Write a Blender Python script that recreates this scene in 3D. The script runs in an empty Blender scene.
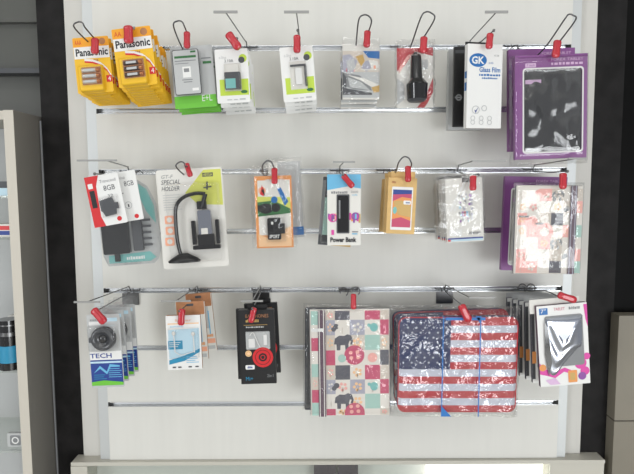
import bpy, math, random
from mathutils import Vector, Matrix, noise
random.seed(7)
S = bpy.context.scene
COL = S.collection
R = math.radians

# ------------------------------------------------------------------ camera
F, CX, CY = 550.0, 317.0, 237.0
EYE, DIST, PITCH, ROLL = 1.60, 1.37, R(5.2), R(0.27)
cam_d = bpy.data.cameras.new('camera'); cam = bpy.data.objects.new('camera', cam_d); COL.objects.link(cam)
cam_d.sensor_width = 36; cam_d.lens = 36 * F / 634; cam_d.clip_start = 0.05
CM = Matrix.Translation((0, -DIST, EYE)) @ Matrix.Rotation(R(90) - PITCH, 4, 'X') @ Matrix.Rotation(-ROLL, 4, 'Z')
cam.matrix_world = CM
S.camera = cam

def P(px, py, d=0.0):
    """point that stands d metres in front of the slat panel and shows at this place of the photo"""
    v = (CM.to_3x3() @ Vector(((px - CX) / F, -(py - CY) / F, -1)))
    t = (-d + DIST) / v.y
    return Vector((0, -DIST, EYE)) + v * t

# ------------------------------------------------------------------ materials
def lin(c):
    return tuple(((x / 255) / 12.92 if x / 255 <= 0.04045 else ((x / 255 + 0.055) / 1.055) ** 2.4) for x in c) + (1,)
MATS = {}
def mat(name, rgb, rough=0.5, metal=0.0, emit=0, noise_amt=0, noise_scale=20, bump=0, bump_scale=60, stretch=(1, 1, 1), spec=0.5, coat=0):
    m = bpy.data.materials.new(name); m.use_nodes = True
    nt = m.node_tree; b = nt.nodes['Principled BSDF']
    b.inputs['Base Color'].default_value = lin(rgb)
    b.inputs['Roughness'].default_value = rough; b.inputs['Metallic'].default_value = metal
    b.inputs['Specular IOR Level'].default_value = spec
    if coat: b.inputs['Coat Weight'].default_value = coat; b.inputs['Coat Roughness'].default_value = 0.08
    if emit:
        b.inputs['Emission Color'].default_value = lin(rgb); b.inputs['Emission Strength'].default_value = emit
    if noise_amt or bump:
        tc = nt.nodes.new('ShaderNodeTexCoord'); mp = nt.nodes.new('ShaderNodeMapping')
        mp.inputs['Scale'].default_value = stretch
        nt.links.new(tc.outputs['Object'], mp.inputs['Vector'])
    if noise_amt:
        n = nt.nodes.new('ShaderNodeTexNoise'); n.inputs['Scale'].default_value = noise_scale; n.inputs['Detail'].default_value = 4
        nt.links.new(mp.outputs[0], n.inputs['Vector'])
        r = nt.nodes.new('ShaderNodeValToRGB')
        r.color_ramp.elements[0].position = 0.3; r.color_ramp.elements[1].position = 0.7
        lo = tuple(max(0, c * (1 - noise_amt)) for c in rgb); hi = tuple(min(255, c * (1 + noise_amt)) for c in rgb)
        r.color_ramp.elements[0].color = lin(lo); r.color_ramp.elements[1].color = lin(hi)
        nt.links.new(n.outputs['Fac'], r.inputs[0]); nt.links.new(r.outputs[0], b.inputs['Base Color'])
    if bump:
        n = nt.nodes.new('ShaderNodeTexNoise'); n.inputs['Scale'].default_value = bump_scale; n.inputs['Detail'].default_value = 3
        nt.links.new(mp.outputs[0], n.inputs['Vector'])
        bp = nt.nodes.new('ShaderNodeBump'); bp.inputs['Strength'].default_value = bump; bp.inputs['Distance'].default_value = 0.002
        nt.links.new(n.outputs['Fac'], bp.inputs['Height']); nt.links.new(bp.outputs[0], b.inputs['Normal'])
    MATS[name] = m
    return m
def film(name, base=0.04, edge=0.5, rough=0.12, bump=0.6, bscale=40, tint=(250, 250, 250), haze=0.0, stretch=(1, 1, 1)):
    """clear plastic: mostly see-through, with a sharp sheen"""
    m = bpy.data.materials.new(name); m.use_nodes = True
    nt = m.node_tree; nt.nodes.clear()
    out = nt.nodes.new('ShaderNodeOutputMaterial')
    tr = nt.nodes.new('ShaderNodeBsdfTransparent'); tr.inputs[0].default_value = lin(tint)
    gl = nt.nodes.new('ShaderNodeBsdfGlossy'); gl.inputs['Color'].default_value = (1, 1, 1, 1); gl.inputs['Roughness'].default_value = rough
    lw = nt.nodes.new('ShaderNodeLayerWeight'); lw.inputs[0].default_value = 0.18
    mr = nt.nodes.new('ShaderNodeMapRange'); mr.inputs['To Min'].default_value = base; mr.inputs['To Max'].default_value = edge
    nt.links.new(lw.outputs['Facing'], mr.inputs['Value'])
    mx = nt.nodes.new('ShaderNodeMixShader')
    nt.links.new(mr.outputs[0], mx.inputs[0]); nt.links.new(tr.outputs[0], mx.inputs[1]); nt.links.new(gl.outputs[0], mx.inputs[2])
    last = mx
    if haze:
        df = nt.nodes.new('ShaderNodeBsdfDiffuse'); df.inputs[0].default_value = lin((235, 238, 238))
        m2 = nt.nodes.new('ShaderNodeMixShader'); m2.inputs[0].default_value = haze
        nt.links.new(mx.outputs[0], m2.inputs[1]); nt.links.new(df.outputs[0], m2.inputs[2]); last = m2
    if bump:
        tc = nt.nodes.new('ShaderNodeTexCoord'); mp = nt.nodes.new('ShaderNodeMapping'); mp.inputs['Scale'].default_value = stretch
        n = nt.nodes.new('ShaderNodeTexNoise'); n.inputs['Scale'].default_value = bscale; n.inputs['Detail'].default_value = 2; n.inputs['Distortion'].default_value = 1.0
        bp = nt.nodes.new('ShaderNodeBump'); bp.inputs['Strength'].default_value = bump; bp.inputs['Distance'].default_value = 0.004
        nt.links.new(tc.outputs['Object'], mp.inputs[0]); nt.links.new(mp.outputs[0], n.inputs['Vector'])
        nt.links.new(n.outputs['Fac'], bp.inputs['Height'])
        nt.links.new(bp.outputs[0], gl.inputs['Normal']); nt.links.new(bp.outputs[0], lw.inputs['Normal'])
    nt.links.new(last.outputs[0], out.inputs[0])
    MATS[name] = m
    return m

mat('board', (219, 218, 212), 0.42, noise_amt=0.008, noise_scale=6, stretch=(8, 8, 0.6))
mat('post', (206, 204, 198), 0.45)
mat('alu', (232, 234, 236), 0.27, metal=1.0)
mat('alu_satin', (205, 208, 208), 0.5, metal=0.6)
mat('dark_hole', (28, 28, 28), 0.6)
mat('black_tile', (33, 32, 32), 0.5, noise_amt=0.2, noise_scale=25, bump=0.15, bump_scale=30, spec=.12)
mat('black_gloss', (15, 15, 15), 0.2, spec=.1)
mat('grey_gloss', (92, 93, 89), 0.3, spec=.3, noise_amt=0.04, noise_scale=3)
mat('beige_tile', (132, 126, 113), 0.4, noise_amt=0.04, noise_scale=5)
mat('floor_tile', (214, 210, 202), 0.3)
mat('grout', (50, 46, 42), 0.8)
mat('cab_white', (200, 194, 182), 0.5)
mat('cab_shaded', (124, 121, 115), 0.5)  # pale cabinet colour darkened, shade painted in
mat('ledge', (196, 193, 182), 0.4)
mat('steel', (120, 120, 120), 0.28, metal=1.0)
mat('steel_dark', (104, 104, 106), 0.35, metal=0.9)
mat('barplastic', (150, 150, 148), 0.4)
mat('red_clip', (186, 30, 46), 0.3, coat=0.5)
mat('white', (229, 229, 227), 0.45)
mat('offwhite', (222, 220, 214), 0.5)
mat('lgrey', (186, 188, 188), 0.5)
mat('grey', (130, 132, 134), 0.5)
mat('dgrey', (74, 76, 80), 0.5)
mat('black', (24, 24, 26), 0.35)
mat('black_shiny', (16, 16, 18), 0.12, coat=0.5)
mat('ink', (28, 30, 38), 0.5)
mat('bat_yellow', (234, 186, 40), 0.4)
mat('bat_orange', (236, 160, 34), 0.4)
mat('red', (205, 34, 40), 0.4)
mat('orange', (226, 150, 84), 0.5)
mat('orange_light', (240, 196, 150), 0.5)
mat('peach', (238, 170, 140), 0.5)
mat('lime', (188, 212, 74), 0.45)
mat('green', (108, 190, 60), 0.45)
mat('dgreen', (52, 110, 62), 0.5)
mat('brand_blue', (28, 104, 172), 0.4)
mat('sky_blue', (104, 178, 216), 0.4)
mat('pale_blue', (188, 216, 230), 0.45)
mat('deep_blue', (34, 62, 140), 0.45)
mat('cyan', (42, 140, 178), 0.4)
mat('purple', (132, 76, 138), 0.42)
mat('purple_dark', (62, 50, 66), 0.5)
mat('lilac', (214, 180, 214), 0.5)
mat('magenta', (214, 70, 160), 0.45)
mat('violet', (138, 74, 156), 0.45)
mat('kraft', (214, 178, 118), 0.7, noise_amt=0.04, noise_scale=60)
mat('kraft_dark', (176, 122, 84), 0.7, noise_amt=0.05, noise_scale=60)
mat('gold', (196, 160, 92), 0.4)
mat('yellow_pale', (206, 210, 100), 0.45)
mat('teal', (120, 186, 182), 0.5)
mat('mint', (168, 202, 192), 0.8)
mat('cloth_cream', (226, 221, 213), 0.85)
mat('cloth_tan', (208, 198, 186), 0.85)
mat('cloth_grey', (96, 96, 104), 0.85)
mat('cloth_lav', (170, 170, 184), 0.85)
mat('cloth_pink', (196, 88, 116), 0.85)
mat('cloth_coral', (238, 176, 168), 0.85)
mat('cloth_zip', (98, 78, 92), 0.7)
mat('navy', (36, 48, 92), 0.75, bump=0.2, bump_scale=200)
mat('flag_red', (184, 50, 58), 0.75, bump=0.2, bump_scale=200)
mat('flag_white', (198, 203, 216), 0.75, bump=0.2, bump_scale=200)
mat('strap_blue', (34, 112, 186), 0.45)
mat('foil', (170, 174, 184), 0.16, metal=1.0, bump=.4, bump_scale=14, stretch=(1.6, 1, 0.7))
mat('pouch_black', (24, 25, 28), 0.1, bump=.5, bump_scale=11, stretch=(1.4, 1, 0.6), coat=1)
mat('cell_body', (92, 74, 66), 0.3, metal=0.5)
mat('cell_silver', (206, 198, 190), 0.3, metal=0.5)
mat('cell_copper', (196, 130, 84), 0.25, metal=0.7)
mat('smoke_cup', (62, 64, 68), 0.2, coat=0.6)
mat('glare_glow', (255, 253, 248), 0.5, emit=1.6)  # emissive white imitating glare, not a light fitting
film('blister', 0.025, 0.6, 0.05, bump=0.2, bscale=18)
film('blister_haze', 0.03, 0.6, 0.08, bump=0.4, bscale=25, haze=0.03)
film('bag', 0.03, 0.75, 0.07, bump=1.0, bscale=34)
film('bag_crisp', 0.065, 0.85, 0.08, bump=1.5, bscale=42)
film('window_film', 0.04, 0.7, 0.04, bump=0.7, bscale=12, stretch=(1.5, 1, .6))
film('bag_tight', 0.03, 0.65, 0.08, bump=1.0, bscale=22, stretch=(1, 1, 1.6))
film('glass', 0.05, 0.5, 0.02, bump=0, tint=(244, 246, 244))
film('lens', 0.1, 0.6, 0.02, bump=0, tint=(150, 160, 170))

# ------------------------------------------------------------------ mesh builder
_txt = {}
def glyphs(s, shear=0.0, bold=0.0):
    k = (s, shear, bold)
    if k not in _txt:
        c = bpy.data.curves.new('t', 'FONT'); c.body = s; c.shear = shear; c.offset = bold; c.resolution_u = 2; c.size = 1
        o = bpy.data.objects.new('t', c); COL.objects.link(o)
        bpy.context.view_layer.update()
        me = bpy.data.meshes.new_from_object(o.evaluated_get(bpy.context.evaluated_depsgraph_get()))
        vs = [v.co.copy() for v in me.vertices]; fs = [tuple(p.vertices) for p in me.polygons]
        bpy.data.objects.remove(o); bpy.data.curves.remove(c); bpy.data.meshes.remove(me)
        x0 = min(v.x for v in vs); x1 = max(v.x for v in vs); y0 = min(v.y for v in vs); y1 = max(v.y for v in vs)
        _txt[k] = ([((v.x - x0) / (x1 - x0), (v.y - y0) / (y1 - y0)) for v in vs], fs)
    return _txt[k]

def rrpts(x0, x1, z0, z1, r, n=5):
    r = min(r, abs(x1 - x0) / 2 * 0.999, abs(z1 - z0) / 2 * 0.999); p = []
    for cx, cz, a in ((x1 - r, z1 - r, 0), (x0 + r, z1 - r, 90), (x0 + r, z0 + r, 180), (x1 - r, z0 + r, 270)):
        for i in range(n + 1):
            t = R(a + 90 * i / n); p.append((cx + r * math.cos(t), cz + r * math.sin(t)))
    return p

class MB:
    def __init__(s): s.v = []; s.f = []; s.m = []; s.names = []; s.smooth = []
    def mi(s, n):
        if n not in s.names: s.names.append(n)
        return s.names.index(n)
    def add(s, vs, fs, m, smooth=False):
        b = len(s.v); s.v += [tuple(v) for v in vs]
        k = s.mi(m)
        for f in fs: s.f.append(tuple(i + b for i in f)); s.m.append(k); s.smooth.append(smooth)
    def box(s, x0, x1, y0, y1, z0, z1, m):
        s.add([(x0, y0, z0), (x1, y0, z0), (x1, y1, z0), (x0, y1, z0), (x0, y0, z1), (x1, y0, z1), (x1, y1, z1), (x0, y1, z1)],
              [(0, 1, 5, 4), (1, 2, 6, 5), (2, 3, 7, 6), (3, 0, 4, 7), (4, 5, 6, 7), (3, 2, 1, 0)], m)
    def prism(s, pts, y0, y1, m, ms=None):
        n = len(pts); V = [(x, y0, z) for x, z in pts] + [(x, y1, z) for x, z in pts]
        s.add(V, [tuple(range(n)), tuple(range(2 * n - 1, n - 1, -1))], m)
        s.add(V, [(i, i + n, (i + 1) % n + n, (i + 1) % n) for i in range(n)], ms or m)
    def flat(s, pts, y, m): s.add([(x, y, z) for x, z in pts], [tuple(range(len(pts)))], m)
    def rr(s, x0, x1, z0, z1, r, y0, y1, m, ms=None, n=5): s.prism(rrpts(x0, x1, z0, z1, r, n), y0, y1, m, ms)
    def loops(s, loops, m, cap0=True, cap1=True, smooth=True):
        n = len(loops[0]); V = [p for l in loops for p in l]; Fc = []
        for k in range(len(loops) - 1):
            for i in range(n):
                j = (i + 1) % n; Fc.append((k * n + i, (k + 1) * n + i, (k + 1) * n + j, k * n + j))
        s.add(V, Fc, m, smooth)
        c = []
        if cap0: c.append(tuple(range(n)))
        if cap1: c.append(tuple(range((len(loops) - 1) * n, len(loops) * n))[::-1])
        if c: s.add(V, c, m)
    def dome(s, x0, x1, z0, z1, r, yb, hgt, m, inset=0.003, rnd=0.003, cap=True):
        L = []
        for t, ins in ((0, 0), (hgt - rnd, inset), (hgt - rnd * 0.3, inset + rnd * 0.3), (hgt, inset + rnd)):
            L.append([(x, yb - t, z) for x, z in rrpts(x0 + ins, x1 - ins, z0 + ins, z1 - ins, max(r - ins * .5, .0008))])
        s.loops(L, m, False, cap)
    def tube(s, pts, r, m, seg=8, closed=False):
        pts = [Vector(p) for p in pts]; L = []
        up = Vector((0.123, 0.21, 0.97)).normalized(); prev = None
        for i, p in enumerate(pts):
            t = (pts[min(i + 1, len(pts) - 1)] - pts[max(i - 1, 0)]).normalized()
            a = prev if prev else up
            a = (a - t * a.dot(t))
            if a.length < 1e-4: a = Vector((1, 0, 0)) - t * t.x
            a.normalize(); b = t.cross(a); prev = a
            rr_ = r[i] if isinstance(r, (list, tuple)) else r
            L.append([tuple(p + (a * math.cos(k * 2 * math.pi / seg) + b * math.sin(k * 2 * math.pi / seg)) * rr_) for k in range(seg)])
        s.loops(L, m)
    def ell(s, c, rx, ry, rz, m, n=12, k=8):
        V = []; 
        for i in range(k + 1):
            th = math.pi * i / k
            for j in range(n):
                ph = 2 * math.pi * j / n
                V.append((c[0] + rx * math.sin(th) * math.cos(ph), c[1] + ry * math.sin(th) * math.sin(ph), c[2] + rz * math.cos(th)))
        Fc = [(i * n + j, (i + 1) * n + j, (i + 1) * n + (j + 1) % n, i * n + (j + 1) % n) for i in range(k) for j in range(n)]
        s.add(V, Fc, m, True)
    def ring(s, cx, cz, r0, r1, y, m, n=28):
        V = []; 
        for i in range(n):
            a = 2 * math.pi * i / n; V += [(cx + r0 * math.cos(a), y, cz + r0 * math.sin(a)), (cx + r1 * math.cos(a), y, cz + r1 * math.sin(a))]
        s.add(V, [(2 * i, 2 * ((i + 1) % n), 2 * ((i + 1) % n) + 1, 2 * i + 1) for i in range(n)], m)
    def text(s, t, x0, x1, z0, z1, y, m, shear=0.0, bold=0.0):
        vs, fs = glyphs(t, shear, bold)
        s.add([(x0 + u * (x1 - x0), y, z0 + v * (z1 - z0)) for u, v in vs], fs, m)
    def build(s, name, parent=None):
        me = bpy.data.meshes.new(name); me.from_pydata(s.v, [], s.f)
        for n in s.names: me.materials.append(MATS[n])
        me.polygons.foreach_set('material_index', s.m); me.polygons.foreach_set('use_smooth', s.smooth)
        me.update()
        o = bpy.data.objects.new(name, me); COL.objects.link(o)
        if parent: o.parent = parent
        return o

class Art(MB):
    """a flat pack front w x h metres: u runs right, v runs down, 0..1; origin at the middle of its bottom edge"""
    def __init__(s, w, h): super().__init__(); s.w = w; s.h = h; s.k = 0
    def U(s, u): return -s.w / 2 + u * s.w
    def V(s, v): return s.h * (1 - v)
    def lay(s, y=None):
        if y is not None: return y
        s.k += 1; return -0.0002 - 0.00006 * s.k
    def slab(s, t, m, r=0.002, ms=None, y0=0.0):
        s.rr(s.U(0), s.U(1), 0, s.h, r, y0, y0 + t, m, ms)
    def rect(s, u0, v0, u1, v1, m, y=None):
        s.flat([(s.U(u0), s.V(v0)), (s.U(u1), s.V(v0)), (s.U(u1), s.V(v1)), (s.U(u0), s.V(v1))], s.lay(y), m)
    def poly(s, uv, m, y=None): s.flat([(s.U(u), s.V(v)) for u, v in uv], s.lay(y), m)
    def rrect(s, u0, v0, u1, v1, r, m, y=None): s.flat(rrpts(s.U(u0), s.U(u1), s.V(v1), s.V(v0), r), s.lay(y), m)
    def disc(s, u, v, ru, m, y=None, asp=1.0):
        r = ru * s.w; cx, cz = s.U(u), s.V(v)
        s.flat([(cx + r * math.cos(a * math.pi / 12), cz + asp * r * math.sin(a * math.pi / 12)) for a in range(24)], s.lay(y), m)
    def oring(s, u, v, r0, r1, m, y=None): s.ring(s.U(u), s.V(v), r0 * s.w, r1 * s.w, s.lay(y), m)
    def tx(s, t, u0, v0, u1, v1, m, y=None, shear=0.0, bold=0.0): s.text(t, s.U(u0), s.U(u1), s.V(v1), s.V(v0), s.lay(y), m, shear, bold)
    def print_(s, u0, v0, u1, v1, m, **k):
        """small print too blurred to read: a row of uneven dashes"""
        u = u0; y = s.lay(); rnd = random.Random(int(u0 * 997 + v0 * 499)); n = 0
        while u < u1:
            l = min((u1 - u0) * rnd.uniform(.05, .13), u1 - u); s.rect(u, v0 + (v1 - v0) * rnd.uniform(0, .25), u + l, v1, m, y=y); u += l + (u1 - u0) * .035
    def bubble(s, u0, v0, u1, v1, hgt, m='blister', r=0.004, yb=-0.001, inset=0.003, rnd=0.003):
        s.dome(s.U(u0), s.U(u1), s.V(v1), s.V(v0), r, yb, hgt, m, inset, rnd)
    def lines(s, u0, u1, v0, v1, n, m, thick=0.35):
        st = (v1 - v0) / n
        for i in range(n):
            e = u1 - (u1 - u0) * random.random() * 0.3
            s.rect(u0, v0 + i * st, e, v0 + i * st + st * thick, m)

def sheet(w, h, bulge, amp, m, seed=0, nx=26, nz=30, y0=0.0, flatedge=0.12, fq=1.0):
    """a puffy crinkled film front and back; origin at the middle of its bottom edge"""
    b = MB()
    for side in (-1, 1):
        V = []; Fc = []
        for j in range(nz + 1):
            for i in range(nx + 1):
                u = i / nx; v = j / nz
                e = min(u, 1 - u, v, 1 - v) / flatedge; e = min(1, e); e = e * e * (3 - 2 * e)
                n1 = noise.noise(Vector((u * 5 * fq + seed, v * 6 * fq, seed * 3.1))) + 0.6 * noise.noise(Vector((u * 13 * fq, v * 11 * fq + seed, side * 4.0)))
                y = side * (bulge * e + 0.0006) + amp * n1 * (0.35 + 0.65 * e)
                dx = amp * 0.8 * noise.noise(Vector((v * 7, seed, 1))) * (abs(u - .5) * 2) ** 4
                dz = amp * 0.8 * noise.noise(Vector((u * 7, seed, 5))) * (abs(v - .5) * 2) ** 4
                V.append((-w / 2 + u * w + dx, y0 + y, v * h + dz))
        for j in range(nz):
            for i in range(nx):
                a = j * (nx + 1) + i; Fc.append((a, a + 1, a + nx + 2, a + nx + 1) if side < 0 else (a, a + nx + 1, a + nx + 2, a + 1))
        b.add(V, Fc, m, True)
    return b

# ------------------------------------------------------------------ things
def tag(o, label=None, cat=None, group=None, kind=None):
    if label: o['label'] = label
    if cat: o['category'] = cat
    if group: o['group'] = group
    if kind: o['kind'] = kind
    return o
def empty(name):
    o = bpy.data.objects.new(name, None); o.empty_display_size = 0.02; COL.objects.link(o); return o
def kids(o): return [c for c in bpy.data.objects if c.parent == o]
def dup(o, parent=None):
    ch = kids(o)
    c = o.copy(); COL.objects.link(c)
    if parent: c.parent = parent
    for k in ch: dup(k, c)
    return c
def size(cx, cy, wpx, hpx, d):
    return (P(cx + wpx / 2, cy, d) - P(cx - wpx / 2, cy, d)).length, (P(cx, cy + hpx / 2, d) - P(cx, cy - hpx / 2, d)).length
def put(o, cx, cy, h, d, roll=0, yaw=0, tilt=0):
    """stand a pack of height h so that its middle shows at (cx, cy), d in front of the panel"""
    o.rotation_euler = (R(tilt), R(roll), R(yaw))
    m = o.rotation_euler.to_matrix()
    o.location = P(cx, cy, d) - m @ Vector((0, 0, h / 2))
ORD = ['front', 'second', 'third', 'fourth', 'fifth', 'sixth', 'seventh', 'eighth', 'ninth', 'tenth']
def stack(o, n, step, desc, cat, group, drift=(0, 0), jit=1.2, where='of its stack'):
    """n copies hung one behind the other on the same hook"""
    tag(o, '%s, frontmost %s' % (desc, where), cat, group)
    base = o.location.copy(); rot = o.rotation_euler.copy(); rnd = random.Random(len(desc) + n)
    for i in range(1, n):
        c = dup(o)
        c.location = base + Vector((drift[0] * i / (n - 1) + rnd.uniform(-.0012, .0012), step * i, drift[1] * i / (n - 1) + rnd.uniform(-.001, .001)))
        c.rotation_euler = (rot[0], rot[1] + R(rnd.uniform(-jit, jit)), rot[2])
        w = 'rearmost' if i == n - 1 else ORD[i] + ' from the front'
        tag(c, '%s, %s %s' % (desc, w, where), cat, group)

# ================================================================== SETTING
def struct(b, name):
    return tag(b.build(name), kind='structure')
GZ = [P(320, y, 0).z for y in (48, 111, 172.5, 232.5, 290.5, 347.5, 403.5)]
pitch_z = (GZ[0] - GZ[-1]) / 6
GZ = [GZ[0] - i * pitch_z for i in range(7)]
XL, XR = P(98.5, 172, 0).x, P(567, 172, 0).x
PW = 0.0
zbot = GZ[-1] - pitch_z
LEDGE_TOP = zbot
panel = empty('slatwall_panel'); panel.location = (0, 0, 0)
tag(panel, 'white slotted shop display panel with aluminium rails carrying all the hanging packs', 'display panel')
gh = 0.0060
ztop = GZ[0] + 2 * pitch_z
edges = [ztop, ztop - pitch_z + 0] ; edges = []
tops = [ztop, GZ[0] + pitch_z] + GZ
bots = [GZ[0] + pitch_z] + GZ + [zbot]
for i in range(len(tops)):
    a = tops[i] - (gh if i else 0); b_ = bots[i] + (gh if i < len(bots) - 1 else 0)
    m = MB(); m.box(XL, XR, 0.0, 0.018, b_, a, 'board')
    m.box(XL, XR, 0.0181, 0.022, b_ - (0.004 if i < len(bots) - 1 else 0), a + 0.004, 'board')
    m.build('slat_board', panel)
for gz in [GZ[0] + pitch_z] + GZ:
    m = MB()
    pr = [(-0.0008, gh + .0006), (-0.0008, gh - 0.0008), (0.0010, gh - 0.0010), (0.0090, gh - 0.0008), (0.0122, gh * .55), (0.0130, 0), (0.0122, -gh * .6),
          (0.0095, -gh + 0.0014), (0.0010, -gh + 0.0016), (-0.0008, -gh + 0.0010), (-0.0008, -gh - .0006)]
    V = [(XL + 0.006, y, gz + z) for y, z in pr] + [(XR - 0.006, y, gz + z) for y, z in pr]; n = len(pr)
    m.add(V, [(i, i + 1, i + 1 + n, i + n) for i in range(n - 1)], 'alu')
    m.build('groove_rail', panel)
    m = MB(); m.box(XL + 0.0, XL + 0.0065, 0.002, 0.0175, gz - gh, gz + gh, 'dark_hole'); m.build('groove_end', panel)
    m = MB(); m.box(XR - 0.0065, XR, 0.002, 0.0175, gz - gh, gz + gh, 'dark_hole'); m.build('groove_end', panel)
# edge trims and posts
XLt = P(88, 172, 0.0).x
m = MB(); m.box(XLt, XL - 0.0004, 0.004, 0.02, zbot, ztop, 'alu_satin'); m.build('edge_trim', panel)
XRt = P(576.5, 172, 0.0).x
m = MB(); m.box(XR + 0.0004, XRt, 0.004, 0.02, zbot, ztop, 'alu_satin'); m.build('edge_trim', panel)
XPL, XPR = P(69.8, 150, -0.02).x, P(592.5, 150, -0.02).x
m = MB(); m.rr(XPL, XL + .01, zbot, ztop, 0.001, 0.0225, 0.05, 'post'); m.build('side_post', panel)
m = MB(); m.rr(XR - .01, XPR, zbot, ztop, 0.001, 0.0225, 0.05, 'post'); m.build('side_post', panel)

# back wall with black tile strips
bw = MB(); bw.box(-3.5, 3.5, 0.14, 0.2, 0, 2.9, 'grey_gloss'); struct(bw, 'wall_back')
XT0 = P(41, 110, -0.03).x
m = MB(); m.box(XT0, XPL - 0.0005, 0.03, 0.139, 0, 2.9, 'black_tile'); struct(m, 'wall_left')
m = MB(); m.box(XPR + 0.0005, P(621, 150, -0.03).x, 0.03, 0.139, 0, 2.9, 'black_tile'); struct(m, 'wall_right')
m = MB(); m.box(P(621, 150, -0.03).x + .001, 3.5, 0.036, 0.139, 0, 2.9, 'black_gloss'); struct(m, 'trim_2')
xt = XT0
m = MB(); m.box(xt - 0.0045, xt - 0.0005, 0.028, 0.139, 0.3, P(40, 122, -.05).z, 'grey'); struct(m, 'trim_1')
m = MB(); m.box(-3.5, xt - .006, 0.12, 0.139, P(20, 22, -.12).z, 2.9, 'grey_gloss'); struct(m, 'trim_3')
m = MB(); m.box(-3.5, xt - .006, 0.095, 0.1385, P(20, 73, -.095).z, P(20, 68, -.095).z, 'dgrey'); struct(m, 'trim_4')
m = MB(); m.box(-3.5, 3.5, -4.5, 0.2, -0.05, 0, 'floor_tile'); struct(m, 'floor')
m = MB(); m.box(-3.5, 3.5, -4.5, 0.2, 2.9, 2.95, 'white'); struct(m, 'ceiling')

# low beige tiled cabinet on the right
rc = empty('tiled_cabinet'); tag(rc, 'low beige tiled cabinet beside the black wall at lower right', 'cabinet')
cx0 = P(615, 360, 0.0).x; ctop = P(620, 313, -0.02).z
m = MB(); zj = P(620, 421, 0.01).z
m.box(cx0, cx0 + 0.6, -0.01, 0.028, zj + 0.0015, ctop, 'beige_tile'); m.box(cx0, cx0 + 0.6, -0.01, 0.028, 0.0, zj - 0.0015, 'beige_tile')
m.build('tile_face', rc)
m = MB(); m.box(cx0 + 0.002, cx0 + 0.6, -0.007, 0.0279, 0.01, ctop - 0.01, 'grout'); m.build('carcass', rc)

# ledge and low showcase below the panel
sc = empty('low_showcase'); sc.location = (0, 0, 0)
tag(sc, 'pale ledge topped glass showcase standing under the white slotted panel', 'showcase')
lx0, lx1 = P(66.5, 462, 0.035).x, P(609, 462, 0.03).x
m = MB(); m.rr(lx0, lx1, LEDGE_TOP - 0.010, LEDGE_TOP - 0.0005, 0.002, -0.012, 0.05, 'ledge'); 
m.build('ledge', sc)
m = MB(); m.box(lx0, lx0 + 0.042, -0.014, 0.05, 0.0, LEDGE_TOP - 0.0105, 'ledge'); m.build('end_post', sc)
m = MB(); m.box(lx1 - 0.14, lx1, -0.008, 0.05, 0.0, LEDGE_TOP - 0.0105, 'ledge'); m.build('end_post', sc)
m = MB(); m.box(lx0 + 0.043, lx1 - 0.141, -0.0115, -0.0075, 0.3, LEDGE_TOP - 0.011, 'glass'); m.build('glass_front', sc)
m = MB(); m.box(lx0 + 0.043, lx1 - 0.141, 0.045, 0.05, 0.2, LEDGE_TOP - 0.0105, 'white'); m.build('back_board', sc)
m = MB(); a = P(428, 470, 0.0); b_ = P(543, 470, 0.0)
m.box(a.x, b_.x, 0.0, 0.03, a.z - 0.08, LEDGE_TOP - 0.0125, 'glare_glow'); m.build('glare_panel', sc)  # glowing slab stands in for a window reflection in the showcase glass
m = MB(); a = P(314, 466, 0.0); b_ = P(358, 466, 0.0)
for i, (q0, q1) in enumerate(((0, .5), (.54, 1))):
    m = MB(); m.rr(a.x + (b_.x - a.x) * q0, a.x + (b_.x - a.x) * q1, a.z - 0.12, a.z + 0.004, 0.003, 0.0, 0.02, 'purple_dark')
    o = m.build('boxed_case'); tag(o, '%s of two dark plum cases behind the showcase glass, bottom centre' % ('left one' if i == 0 else 'right one'), 'case', 'dark cases in the low showcase')

# tall cabinet on the left
lc = empty('glass_shelf_cabinet'); tag(lc, 'tall pale cabinet with glass shelves at the left edge of the view', 'cabinet')
dF = 0.085
sx = P(13, 112, dF).x
ctz = P(8, 110, dF).z
m = MB(); m.box(sx - 0.023, sx, -dF + .0012, 0.138, 0, ctz, 'cab_shaded'); m.build('side_panel', lc); m = MB(); m.box(sx - 0.023, sx, -dF, -dF + .001, 0, ctz, 'cab_white'); m.build('unshaded_edge', lc)  # side greyed to imitate its shade; front sliver keeps the cabinet's own pale colour
m = MB(); m.box(sx - 0.5, sx - 0.0235, 0.125, 0.138, 0, ctz, 'lgrey'); m.build('back_panel', lc)
shz = [P(8, y, dF).z for y in (196, 238, 372)]
for z in shz:
    m = MB(); m.box(sx - 0.5, sx - 0.0235, -dF + 0.01, 0.124, z - 0.005, z, 'glass'); m.build('glass_shelf', lc)
m = MB(); m.box(sx - 0.5, sx - 0.0235, -dF + 0.01, 0.124, ctz - 0.02, ctz, 'cab_white'); m.build('top_panel', lc)
def shelf_item(b, name, label, cat, x, z, y=-dF + 0.03):
    o = b.build(name); o.location = (x, y, z + 0.0005); tag(o, label, cat); return o
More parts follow.
